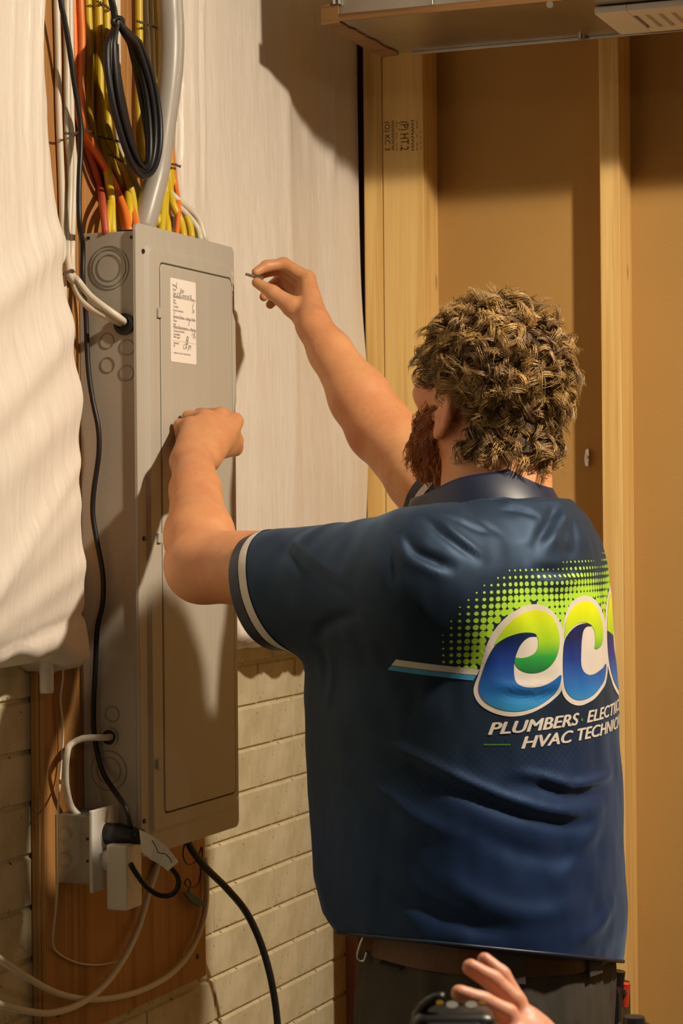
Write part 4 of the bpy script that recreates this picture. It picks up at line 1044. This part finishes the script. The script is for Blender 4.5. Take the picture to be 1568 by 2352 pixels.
# trousers and belt
WB = [(2352, 826, 1404, .2), (2300, 826, 1404, .2), (2240, 829, 1404, .198), (2196, 834, 1402, .196), (2140, 838, 1400, .193), (2080, 846, 1396, .188)]
T = Field(np.arange(.38, 1.0, .006), np.arange(-.40, .18, .006), np.arange(0.02, 1.06, .006))
rw = [sil(*r) for r in WB]; lo = rw[0]
T.loft(rw + [(.80, *lo[1:]), (.74, lo[1] + .02, lo[2] - .01, lo[3], lo[4])], .02, 2.2)
cxp = (lo[1] + lo[2]) / 2
for sg in (-1, 1):
    y = YC + sg * .105
    T.cone((cxp, y, .80), (cxp - .005, y, .48), .115, .08, .05); T.cone((cxp - .005, y, .48), (cxp + .01, y, .05), .08, .062, .03)
V, Q = T.mesh(3); del T
nt = vnoise(33); N_ = vnormals(V, Q)
a_ = np.arctan2(V[:, 1] - YC, V[:, 0] - cxp)
V = V + N_ * (.010 * (nt(a_ * 6, V[:, 2] * 9 + a_ * 2) - .5) + .004 * (nt(a_ * 15, V[:, 2] * 25) - .5))[:, None]
mm = Mat('charcoal_work_cloth', srgb('3E3A33'), .8); mm.vary(.12, 40); mm.bump(mm.noise((1, 1, 1), 500, 2), .0006, .4); M['pants'] = mm.m
pants = mesh_obj('trousers', V, Q, M['pants'], person, True); pants['label'] = 'charcoal work trousers'
def around(zf, inflate, n=96):
    """ring on the trousers at heights zf(angle)"""
    bv = BVHTree.FromPolygons(V.tolist(), Q.tolist()); P = []
    for i in range(n):
        t = 2 * math.pi * i / n; d = Vector((math.cos(t), math.sin(t), 0)); z = zf(t)
        h = bv.ray_cast(Vector((cxp, YC, z)) + d * .5, -d)
        P.append(np.array(h[0]) + np.array(d) * inflate if h[0] is not None else np.array([cxp, YC, z]) + np.array(d) * .2)
    P = np.array(P)
    for _ in range(4): P = (np.roll(P, 1, 0) + 2 * P + np.roll(P, -1, 0)) / 4
    return P
bz = at(900, 2170, 3.0)[2]
bt = lambda o, k: (lambda t: bz + o - .012 * math.cos(t))
mm = Mat('brown_leather', srgb('5A3A22'), .5); mm.vary(.2, 30); M['leather'] = mm.m
Vb, Fb = loops_mesh([around(bt(-.0165, 0), .001), around(bt(-.0165, 0), .006), around(bt(.0165, 0), .006), around(bt(.0165, 0), .001)], False)
belt = recalc(mesh_obj('belt', Vb, Fb, M['leather'], person)); belt['label'] = 'brown leather belt'
Rb0, Rb1 = around(bt(-.024, 0), .0068, 192), around(bt(.026, 0), .0068, 192)
for deg in (-112, -62, -20, 15, 150):
    i = int((deg % 360) / 360 * 192); mb = MB()
    a, b, c, d = Rb0[i - 3], Rb0[i + 3], Rb1[i + 3], Rb1[i - 3]
    nn = nrm(np.cross(b - a, d - a)); nn = nn if nn[:2].dot((a - np.array([cxp, YC, 0]))[:2]) > 0 else -nn
    mb.prism([a, b, c, d], nn * .003); recalc(mb.build('belt_loop', M['pants'], pants))
# shoes, out of the picture but standing on the floor
for sg in (-1, 1):
    y = YC + sg * .105
    Fd = Field(np.arange(.40, .80, .006), np.arange(y - .09, y + .09, .006), np.arange(-.02, .18, .006))
    Fd.cone((cxp + .02, y, .06), (cxp + .01, y, .12), .05, .055, .02); Fd.cone((cxp + .04, y, .04), (cxp - .14, y - sg * .01, .036), .042, .036, .02)
    Vs, Qs = Fd.mesh(2); Vs[:, 2] = np.maximum(Vs[:, 2], .0)
    sh = mesh_obj('shoe', Vs, Qs, M['black'], person, True)
# tool pouch on the far hip
hp = at(1408, 2290, 3.22)
po = MB().box(hp + np.array([-.02, -.035, -.06]), hp + np.array([.018, .035, .02]), .008).build('tool_pouch', M['black'], person); po['label'] = 'black tool pouch with red-handled tool'
MB().tube([hp + np.array([.006, -.01, .0]), hp + np.array([.012, -.012, .04])], .009, 10).build('tool_handle', M['black'], po)
mm = Mat('red_plastic', srgb('C03A20'), .4); M['redp'] = mm.m
MB().tube([hp + np.array([.016, -.005, -.01]), hp + np.array([.02, -.007, .022])], .007, 10).build('tool_handle', M['redp'], po)
MB().disc(hp + np.array([.020, -.012, .012]), (0, -1, 0), .004, .006, 10).build('rivet', M['steel'], po)
# key clip on the near hip
q = at(838, 2178, 2.98)
kc = MB().tube(spline([q + np.array([0, 0, .02]), q + np.array([-.008, 0, .0]), q + np.array([-.012, .004, -.014]), q + np.array([-.004, .004, -.018]), q + np.array([.003, 0, -.004])], .004), .0022, 8).build('belt_clip', M['steel'], person, True)
# ------------------------------------------------------------------ printed logo on the back of the shirt, laid out on the cloth
RU = .215
def uv_of(px, py):
    h = cast(px, py, bvS)
    return None if h is None else np.array([math.atan2(h[1] - AY, h[0] - AX) * RU, h[2]])
def lift(uv, off):
    out = []
    for u, v in uv:
        t = u / RU; d = Vector((math.cos(t), math.sin(t), 0))
        h = bvS.ray_cast(Vector((AX, AY, v)) + d * .6, -d)
        out.append(np.array(h[0]) + np.array(h[1]) * off if h[0] is not None else np.array([AX, AY, v]) + np.array(d) * .2)
    return np.array(out)
def crop8(P): return [(850 + x / 2.6133, 1250 + y / 2.6133) for x, y in P]
def smooth_poly(P, it=2):
    P = np.asarray(P, float)
    for _ in range(it):
        Q = np.roll(P, -1, 0); P = np.stack([.75 * P + .25 * Q, .25 * P + .75 * Q], 1).reshape(-1, 2)
    return P
def fill2d(poly, mx=.004):
    """triangulate a polygon in the plane and refine it so it can follow the cloth"""
    bm = bmesh.new(); vs = [bm.verts.new((p[0], p[1], 0)) for p in poly]
    f = bm.faces.new(vs); f.normal_update(); bmesh.ops.triangulate(bm, faces=[f])
    bm.normal_update()
    return refine(bm, mx)
def refine(bm, mx):
    bm.normal_update()
    for _ in range(7):
        es = [e for e in bm.edges if e.calc_length() > mx * 1.6]
        if not es: break
        bmesh.ops.subdivide_edges(bm, edges=es, cuts=1, use_grid_fill=False); bm.normal_update()
        bmesh.ops.triangulate(bm, faces=[f for f in bm.faces if len(f.verts) > 3])
    bm.verts.index_update()
    V = np.array([v.co[:2] for v in bm.verts]); F = [[v.index for v in f.verts] for f in bm.faces]; bm.free(); return V, F
def px_uv(P):
    out = []
    for p in P:
        q = uv_of(*p); x = p[0]
        while q is None and x > p[0] - 40: x -= 1.0; q = uv_of(x, p[1])
        out.append(q)
    return np.array(out)
def decal(nm, uvpoly, mat, off, parent=None, pre=None):
    V2, F = fill2d(uvpoly)
    o = mesh_obj(nm, lift(V2, off), F, mat, parent or shirt, False); bmx = recalc(o); return o
def grad_mat(name, z0, z1, stops):
    m = Mat(name, (.5, .5, .5), .42); g = m.N.new('ShaderNodeNewGeometry'); sp = m.N.new('ShaderNodeSeparateXYZ'); m.L(g.outputs['Position'], sp.inputs[0])
    mr = m.N.new('ShaderNodeMapRange'); m.L(sp.outputs[2], mr.inputs[0]); mr.inputs[1].default_value = z0; mr.inputs[2].default_value = z1
    m.color(m.ramp(mr.outputs[0], stops)); return m.m
zt, zm_, zb_ = uv_of(1230, 1395)[1], uv_of(1230, 1520)[1], uv_of(1180, 1640)[1]
M['lgreen'] = grad_mat('print_green_fade', zm_ - .02, zt, [(0, srgb('0A5A3A')), (.3, srgb('2E9A3C')), (.52, srgb('9CCB25')), (1, srgb('D8E012'))])
M['lblue'] = grad_mat('print_blue_fade', zb_, zt - .03, [(0, srgb('2F8FC4')), (.3, srgb('1E66B4')), (.62, srgb('0E3487')), (.9, srgb('0B1F4F'))])
M['dotgreen'] = Mat('print_lime', srgb('A6D636'), .45).m
M['linegreen'] = Mat('print_dark_green', srgb('3F7A3A'), .45).m
M['teal'] = Mat('print_sky_blue', srgb('3E8FBF'), .45).m
E_OUT = [(652, 780), (625, 840), (616, 890), (645, 955), (710, 1002), (790, 1030), (870, 1036), (960, 1016), (1040, 976), (1100, 932), (1148, 884), (1162, 780), (1162, 640), (1158, 520), (1138, 468), (1100, 408), (1050, 370), (980, 356), (900, 378), (820, 428), (750, 500), (700, 590), (670, 690)]
C_OUT = [(1140, 800), (1146, 885), (1170, 932), (1210, 962), (1260, 972), (1320, 946), (1370, 900), (1412, 835), (1424, 740), (1424, 600), (1412, 480), (1392, 410), (1375, 368), (1340, 324), (1290, 304), (1240, 318), (1195, 358), (1165, 430), (1150, 520), (1144, 640)]
E_GRN = [(735, 612), (770, 545), (820, 480), (880, 428), (940, 402), (1000, 392), (1060, 410), (1102, 452), (1127, 515), (1136, 580), (1126, 650), (1100, 710), (1055, 752), (1000, 773), (940, 773), (890, 752), (866, 722), (862, 676), (893, 684), (935, 680), (978, 660), (1002, 628), (1008, 582), (1000, 552), (966, 536), (925, 530), (870, 538), (810, 560), (765, 588)]
E_BLU = [(735, 616), (700, 690), (674, 770), (652, 835), (652, 895), (690, 948), (760, 985), (850, 1005), (930, 998), (1010, 970), (1080, 925), (1120, 880), (1142, 820), (1145, 775), (1100, 818), (1040, 850), (980, 861), (920, 858), (876, 838), (862, 798), (860, 740), (866, 690), (882, 640), (902, 600), (932, 566), (966, 551), (1000, 556), (990, 536), (940, 528), (880, 535), (820, 556), (770, 584)]
C_GRN = [(1163, 500), (1175, 445), (1203, 390), (1245, 352), (1290, 338), (1333, 354), (1364, 398), (1385, 460), (1394, 530), (1390, 590), (1370, 624), (1340, 634), (1346, 590), (1346, 540), (1336, 502), (1312, 477), (1280, 466), (1240, 474), (1205, 500), (1175, 540), (1160, 575)]
C_BLU = [(1159, 582), (1180, 540), (1215, 502), (1250, 481), (1290, 472), (1318, 480), (1328, 493), (1300, 490), (1276, 510), (1266, 560), (1262, 640), (1260, 720), (1275, 766), (1305, 786), (1340, 781), (1380, 752), (1412, 706), (1412, 760), (1400, 820), (1368, 872), (1320, 918), (1260, 939), (1215, 929), (1180, 898), (1160, 850), (1152, 780), (1152, 680)]
S3 = lambda P: smooth_poly(px_uv(crop8(P)))
logo = {}
for nm, P, mt, off in (('logo_outline', E_OUT, 'white_cloth', .0006), ('logo_outline', C_OUT, 'white_cloth', .00065), ('logo_letter', E_GRN, 'lgreen', .0011), ('logo_letter', E_BLU, 'lblue', .0012), ('logo_letter', C_GRN, 'lgreen', .0011), ('logo_letter', C_BLU, 'lblue', .0012)):
    uv = S3(P); logo.setdefault(id(P), uv); decal(nm, uv, M[mt], off)
EO, CO = S3(E_OUT), S3(C_OUT)
# the last letter runs over the spine to the far side
cu0, cu1, cv0, cv1 = CO[:, 0].min(), CO[:, 0].max(), CO[:, 1].min(), CO[:, 1].max()
cw = (cu1 - cu0); oc = (cu1 + cw * .46, (cv0 + cv1) / 2 + .004)
el = lambda a, b, n=40, c=oc: np.array([(c[0] + a * math.cos(t), c[1] + b * math.sin(t)) for t in np.linspace(0, 2 * math.pi, n, endpoint=False)])
hgt = (cv1 - cv0) / 2
OO = el(cw * .55, hgt * 1.06); decal('logo_outline', OO, M['white_cloth'], .0007)
def ring(a0, a1, mt):
    t = np.linspace(math.radians(a0), math.radians(a1), 26)
    o = [(oc[0] + cw * .48 * math.cos(q), oc[1] + hgt * .95 * math.sin(q)) for q in t]; i = [(oc[0] + cw * .17 * math.cos(q), oc[1] + hgt * .45 * math.sin(q)) for q in t[::-1]]
    decal('logo_letter', np.array(o + i), M[mt], .0013)
ring(15, 165, 'lgreen'); ring(165, 375, 'lblue')
# swash bars left of the first letter
decal('logo_bar', px_uv(crop8([(155, 690), (655, 752), (640, 786), (128, 724)])), M['white_cloth'], .0005)
decal('logo_bar', px_uv(crop8([(127, 727), (636, 788), (618, 818), (105, 752)])), M['teal'], .0005)
decal('logo_bar', px_uv([(1110, 1708.5), (1172, 1708.5), (1172, 1712), (1110, 1712)]), M['linegreen'], .0005)
# halftone field round the top of the letters
def dist_poly(p, P):
    A = P; Bq = np.roll(P, -1, 0); ab = Bq - A; t = np.clip(((p - A) * ab).sum(1) / ((ab ** 2).sum(1) + 1e-12), 0, 1)
    return np.linalg.norm(A + ab * t[:, None] - p, axis=1).min()
def inside(p, P):
    A = P; Bq = np.roll(P, -1, 0); c = ((A[:, 1] > p[1]) != (Bq[:, 1] > p[1])); 
    with np.errstate(divide='ignore', invalid='ignore'): xx = (Bq[:, 0] - A[:, 0]) * (p[1] - A[:, 1]) / (Bq[:, 1] - A[:, 1]) + A[:, 0]
    return bool((c & (p[0] < xx)).sum() % 2)
bl = uv_of(1098, 1538); pitch = .0088
dots = MB(); nd = 0
a0 = bl[0] - .085
for i in range(int((oc[0] + cw * .5 - a0) / pitch)):
    for j in range(26):
        p = np.array([a0 + (i + .5 * 0) * pitch, bl[1] + .002 + j * pitch])
        if inside(p, EO) or inside(p, CO) or inside(p, OO): continue
        d = min(dist_poly(p, EO), dist_poly(p, CO), dist_poly(p, OO))
        r = pitch * (.62 - d / .062 * .62)
        if r < .0009: continue
        r = min(r, pitch * .62); t = np.arange(10) * 2 * math.pi / 10
        ring_ = np.stack([p[0] + r * np.cos(t), p[1] + r * np.sin(t)], 1)
        dots.add(lift(np.vstack([ring_]), .0003 + .00001 * (nd % 7)), [tuple(range(10))]); nd += 1
dt_ = recalc(dots.build('halftone_dots', M['dotgreen'], shirt)); dt_['kind'] = 'stuff'
# lettering
def words(txt, px, py, h, uv=None):
    o = uv_of(px, py) if uv is None else np.array(uv); V2, F = text_mesh(txt, 1.0, .3)
    V2 = V2[:, :2] * h; V2[:, 0] *= 1.28
    bm = bmesh.new(); vv = [bm.verts.new((p[0], p[1], 0)) for p in V2]
    for f in F:
        try: bm.faces.new([vv[i] for i in f])
        except ValueError: pass
    bm.normal_update(); bmesh.ops.triangulate(bm, faces=bm.faces[:])
    V2, F = refine(bm, .006)
    V2[:, 1] += .05 * V2[:, 0]
    V3 = np.vstack([lift(V2 + o + np.array([k * .0009, (k % 2) * .0005]), .0009 + .00004 * k) for k in range(3)]); n = len(V2)
    return mesh_obj('lettering', V3, [[i + n * k for i in f] for k in range(3) for f in F], M['white_cloth'], shirt), V2[:, 0].max() + o[0], o
_, ue, wo = words('PLUMBERS', 1116, 1688, .0215)
words('HVAC TECHNICIANS', 1192, 1720, .0215)
words('ELECTRICIANS', 0, 0, .0215, (ue + .014, wo[1] + .05 * (ue + .014 - wo[0])))
pd = np.array([ue + .007, wo[1] + .012]); tt = np.arange(10) * 2 * math.pi / 10
decal('logo_dot', np.stack([pd[0] + .0022 * np.cos(tt), pd[1] + .0022 * np.sin(tt)], 1), M['linegreen'], .0008)
# ------------------------------------------------------------------ hair and beard, strand by strand in curls
def hair_mat(name, c0, c1, rough=.38):
    m = Mat(name, c0, rough); n = m.noise((1, 1, 1), 28, 3); at_ = m.N.new('ShaderNodeAttribute'); at_.attribute_name = 'shade'
    m.color(m.mix(.5, m.ramp(n, [(.3, c0), (.7, c1)]), m.ramp(at_.outputs['Fac'], [(0, c0), (1, c1)])))
    m.b.inputs['Specular IOR Level'].default_value = .7; return m.m
M['hair'] = hair_mat('dark_blond_hair', srgb('54391C'), srgb('C8A262'))
M['beard'] = hair_mat('reddish_beard', srgb('8E5228'), srgb('C98448'), .5)
M['scalp'] = Mat('hair_roots', srgb('3E2C18'), .8).m
bvB = BVHTree.FromPolygons(BV.tolist(), BQ.tolist())
def strands(roots, normals, flow, L, n, curl_r, curl_n, spread, thick, seed, sides=3, rise=.35, jit=1.0, lens=None):
    """roots: lock roots (K,3); every lock is a bundle of strands sharing a curl"""
    g = np.random.default_rng(seed); K = len(roots); V = []; F = []; SH = []; base = 0; SEG = 13
    t = np.linspace(0, 1, SEG)[:, None]
    for k in range(K):
        nr, fl = normals[k], flow[k]; fl = fl - nr * fl.dot(nr); fl = fl / (np.linalg.norm(fl) + 1e-9); sd = np.cross(nr, fl)
        Lk = L * g.uniform(.7, 1.25) * (1 if lens is None else lens[k]); cr = curl_r * g.uniform(.6, 1.3); cn = curl_n * g.uniform(.7, 1.3); p0 = g.uniform(0, 6.28); hand = 1 if g.random() < .5 else -1; tone = g.random()
        bend = g.normal(0, .5)
        for s_ in range(n):
            off = (sd * g.normal(0, spread) + fl * g.normal(0, spread)); dp = g.normal(0, .28)
            l = Lk * g.uniform(.85, 1.1); a = p0 + dp + hand * cn * 2 * math.pi * t
            core = nr * (rise * l * np.sin(t * 1.9)) + fl * (l * t * (1 - rise * .4)) + sd * (bend * l * .25 * t * t)
            w_ = np.minimum(t * 3.0, 1)
            P = roots[k] + off + core + w_ * cr * (np.cos(a) * sd + np.sin(a) * nr) + g.normal(0, .0006 * jit, (SEG, 3)) * t
            T = np.gradient(P, axis=0); T /= np.linalg.norm(T, axis=1)[:, None] + 1e-12
            Nn = np.cross(T, np.array([.31, .52, .79])); Nn /= np.linalg.norm(Nn, axis=1)[:, None] + 1e-12; Bn = np.cross(T, Nn)
            r = thick * (1 - .75 * t ** 2)
            ring = np.stack([P + r * (math.cos(q) * Nn + math.sin(q) * Bn) for q in np.arange(sides) * 2 * math.pi / sides], 1).reshape(-1, 3)
            V.append(ring); SH.append(np.full(len(ring), np.clip(tone + g.normal(0, .15), 0, 1)))
            i = np.arange(SEG - 1)[:, None] * sides + np.arange(sides)[None]; j = np.arange(SEG - 1)[:, None] * sides + (np.arange(sides)[None] + 1) % sides
            F.append(np.stack([i, j, j + sides, i + sides], -1).reshape(-1, 4) + base); base += len(ring)
    return np.vstack(V), np.vstack(F), np.concatenate(SH)
def hair_obj(nm, data, mat, parent, label):
    V, F, SHD = data
    o = mesh_obj(nm, V, F, mat, parent, True); a = o.data.attributes.new('shade', 'FLOAT', 'POINT'); a.data.foreach_set('value', SHD.astype(np.float32)); o['label'] = label; return o
def scalp_points(n, seed, test):
    g = np.random.default_rng(seed); R_, N_ = [], []
    while len(R_) < n:
        d = g.normal(0, 1, 3); d /= np.linalg.norm(d); w_ = HF * d[0] + HL * d[1] + HU * d[2]
        c = hd(-.012, 0, .02)
        h = bvB.ray_cast(Vector(c + w_ * .25), Vector(-w_))
        if h[0] is None: continue
        p = np.array(h[0]); q = p - HC; lf, ll, lu = q.dot(HF), q.dot(HL), q.dot(HU)
        if test(lf, ll, lu): R_.append(p); N_.append(np.array(h[1]))
    return np.array(R_), np.array(N_)
def in_hair(f, l, u):
    if np.linalg.norm([f + .012, l, u - .02]) > .135: return False
    if u > .055: return f < .088 - .2 * max(0, .09 - u)
    if u > .008: return f < .05
    if u > -.105: return f < -.030 + .32 * u * (1 if abs(l) > .03 else .4)
    return False
Rt, Nm = scalp_points(1050, 5, in_hair)
lu_ = (Rt - HC).dot(HU); lf_ = (Rt - HC).dot(HF); lens = .72 + .28 * sstep(-.05, .05, lu_); lens = lens * np.where((lu_ < .035) & (lf_ > -.05), .5, 1)
CR = hd(-.03, -.02, .06)
fl = Rt - CR; fl = fl / (np.linalg.norm(fl, axis=1)[:, None] + 1e-9) + np.random.default_rng(3).normal(0, .55, Rt.shape) - HU * .25
hair = hair_obj('hair', strands(Rt, Nm, fl, .050, 14, .0085, 1.0, .0022, .00068, 11, rise=.24, jit=.25, lens=lens), M['hair'], person, 'short curly dark blond hair')
# hair body under the curls
capV, capQ = BV, BQ
q_ = BV - HC; LF, LL, LU = q_.dot(HF), q_.dot(HL), q_.dot(HU)
cand = (np.linalg.norm(np.stack([LF + .012, LL, LU - .02], 1), axis=1) < .15) & (LU > -.12)
keep = np.zeros(len(BV), bool); idx = np.where(cand)[0]
for i in idx: keep[i] = in_hair(LF[i], LL[i], LU[i])
cV, cQ = compact(BV, BQ, keep); cN = vnormals(cV, cQ); hn = vnoise(8)
cV = cV + cN * (.003 + .009 * hn(cV[:, 0] * 55 + cV[:, 2] * 20, cV[:, 1] * 55 + cV[:, 2] * 40))[:, None]
mesh_obj('hair_mass', cV, cQ, M['scalp'], hair, True)
# beard
def in_beard(f, l, u):
    if u > -.028 or u < -.15: return False
    if u > -.046: return .018 < f < .05 and abs(l) > .04
    return f > .018 - .1 * (u + .046) * -1 and f > .012 and not (u > -.07 and f > .09 and abs(l) < .024) and u > -.135
Rb, Nb = scalp_points(520, 9, in_beard)
fb = np.tile(-HU * 1.0 + HF * .25, (len(Rb), 1)) + np.random.default_rng(4).normal(0, .3, (len(Rb), 3))
hair_obj('beard', strands(Rb, Nb, fb, .030, 9, .0022, .8, .0036, .0005, 13, rise=.32), M['beard'], person, 'full reddish brown beard')
# eyebrows
for sg in (1, -1):
    P = [hd(.100 - .022 * t, sg * (.012 + .038 * t), .026 + .006 * math.sin(t * 3)) for t in np.linspace(0, 1, 9)]
    MB().tube(P, [.002, .0032, .0036, .0036, .0034, .003, .0026, .002, .001], 6).build('eyebrow', M['beard'], person, True)
for sg in (1, -1):
    ce = hd(.0855, .031 * sg, .002); er = MB()
    bmx = bmesh.new(); bmesh.ops.create_uvsphere(bmx, u_segments=16, v_segments=10, radius=.0118); bmx.verts.index_update()
    mesh_obj('eye', [np.array(v.co[:]) + ce for v in bmx.verts], [[v.index for v in f.verts] for f in bmx.faces], M['paper'], person, True); bmx.free()
# driver bit in the pinch grip
b0, b1, b2 = at(563, 629, 3.725), at(584, 635, 3.728), at(604, 640, 3.732)
drv = thing('driver_bit', tuple(b1), 'small steel driver bit pinched between thumb and index finger', 'driver bit')
MB().tube([b0, b1], [.0022, .0030], 8).build('shank', M['steel'], drv); MB().tube([b1, b2], .0044, 6).build('hex_base', M['steel'], drv)
# ------------------------------------------------------------------ second person's hand and camera in the foreground
fd = 2.05
H2 = Field(axis((.9, 1.75, .0026)), axis((-1.5, -.85, .0026)), axis((.95, 1.20, .0026)))
T2 = lambda px, py, d=fd: at(px, py, d)
lo = np.min([T2(1030, 2200), T2(1260, 2480), T2(1030, 2480)], 0) - .08; hi = np.max([T2(1030, 2170), T2(1330, 2480, 2.15), T2(1030, 2480)], 0) + .08
H2 = Field(np.arange(lo[0], hi[0], .0026), np.arange(lo[1], hi[1], .0026), np.arange(lo[2], hi[2] + .02, .0026))
palm = [T2(1215, 2400), T2(1270, 2470, 2.06)]
H2.cone(T2(1200, 2352), palm[1], .018, .030, .01); H2.cone(palm[0], palm[1], .028, .031, .01); H2.cone(T2(1180, 2395, 2.02), palm[1], .022, .028, .01)
H2.chain([T2(1222, 2390, 2.07), T2(1185, 2302, 2.08), T2(1150, 2240, 2.085), T2(1112, 2205, 2.09)], (.0115, .0098, .0090, .0074), .003)   # rear finger
H2.chain([T2(1212, 2385), T2(1180, 2300), T2(1130, 2252), T2(1080, 2222)], (.0125, .0105, .0095, .0080), .003)
H2.chain([T2(1198, 2400, 2.02), T2(1165, 2330, 2.02), T2(1108, 2300, 2.015), T2(1054, 2281, 2.01)], (.0125, .0098, .0088, .0078), .003)
H2.chain([T2(1190, 2430, 1.99), T2(1150, 2385, 1.985), T2(1110, 2375, 1.985), T2(1075, 2372, 1.985)], (.0115, .0092, .0085, .0072), .003)
H2.chain([T2(1262, 2440, 2.03), T2(1200, 2440, 1.99), T2(1160, 2430, 1.975), T2(1130, 2425, 1.97)], (.017, .0125, .011, .0085), .004)
H2.cone(palm[1], T2(1330, 2560, 2.07), .029, .03, .015)
hV, hQ = H2.mesh(2); del H2
hand = mesh_obj('person', hV, hQ, M['skin2'], None, True)
tag(hand, "another person's raised hand with spread fingers behind a camera in the foreground", 'person')
MB().tube(spline([T2(1322, 2548, 2.07), T2(1400, 2680, 2.1), T2(1480, 2860, 2.12)], .02), [.034 + .0006 * i for i in range(len(spline([T2(1322, 2548, 2.07), T2(1400, 2680, 2.1), T2(1480, 2860, 2.12)], .02)))], 16).build('sleeve', M['pants'], hand, True)
def cam_box(px0, px1, py0, py1, d0, d1, bev):
    c = [T2(px0, py0, d0), T2(px1, py1, d1)]
    return c
vc = T2(1040, 2352, 1.97)
vcam = thing('camera_body', tuple(vc - np.array([0, 0, .06])), 'black compact camera held up at the bottom edge of the picture', 'camera')
def obox(mb, c, ex, ey, ez, bev):
    """box oriented along the picture-taker's view"""
    bm = bmesh.new(); bmesh.ops.create_cube(bm, size=1)
    for v in bm.verts: v.co = Vector((v.co[0] * ex, v.co[1] * ey, v.co[2] * ez))
    bmesh.ops.bevel(bm, geom=bm.edges[:], offset=bev, segments=3, profile=.6, affect='EDGES'); bm.verts.index_update()
    V = [c + R0 * v.co[0] + F0 * v.co[1] + U0 * v.co[2] for v in bm.verts]; F = [[v.index for v in f.verts] for f in bm.faces]; bm.free(); return mb.add(V, F)
cc = T2(1040, 2300, 1.97)
obox(MB(), cc - U0 * .042, .072, .05, .070, .012).build('body', M['black'], vcam, True)
obox(MB(), T2(1040, 2340, 1.955) - U0 * .01, .047, .03, .018, .004).build('top_plate', M['blackcord'], vcam)
M['gold'] = Mat('brass_contacts', srgb('B08A3A'), .3, .8).m
for px, mt, r in ((1010, 'gold', .0032), (1038, 'galv', .0052), (1082, 'galv', .0052), (1108, 'gold', .0032)):
    q = T2(px, 2311 if mt == 'galv' else 2306, 1.94); MB().disc(q, -F0 * .4 + U0, r, .0018, 14).build('button', M[mt], vcam)
MB().tube(spline([T2(950, 2420, 1.97), T2(955, 2350, 1.97), T2(972, 2312, 1.965), T2(1000, 2294, 1.96), T2(1020, 2292, 1.96)], .006), .005, 10).build('strap', M['blackcord'], vcam, True)
# small dark knob of another device at the edge
q = at(1456, 2352, 2.4); kb = thing('device_knob', tuple(q), 'small black knob at the lower picture edge beside the trouser pouch', 'knob')
MB().disc(q - U0 * .03, U0, .020, .030, 18, .017).build('base', M['black'], kb); MB().disc(q + U0 * .0, U0, .013, .008, 16, .011).build('cap', M['blackcord'], kb)
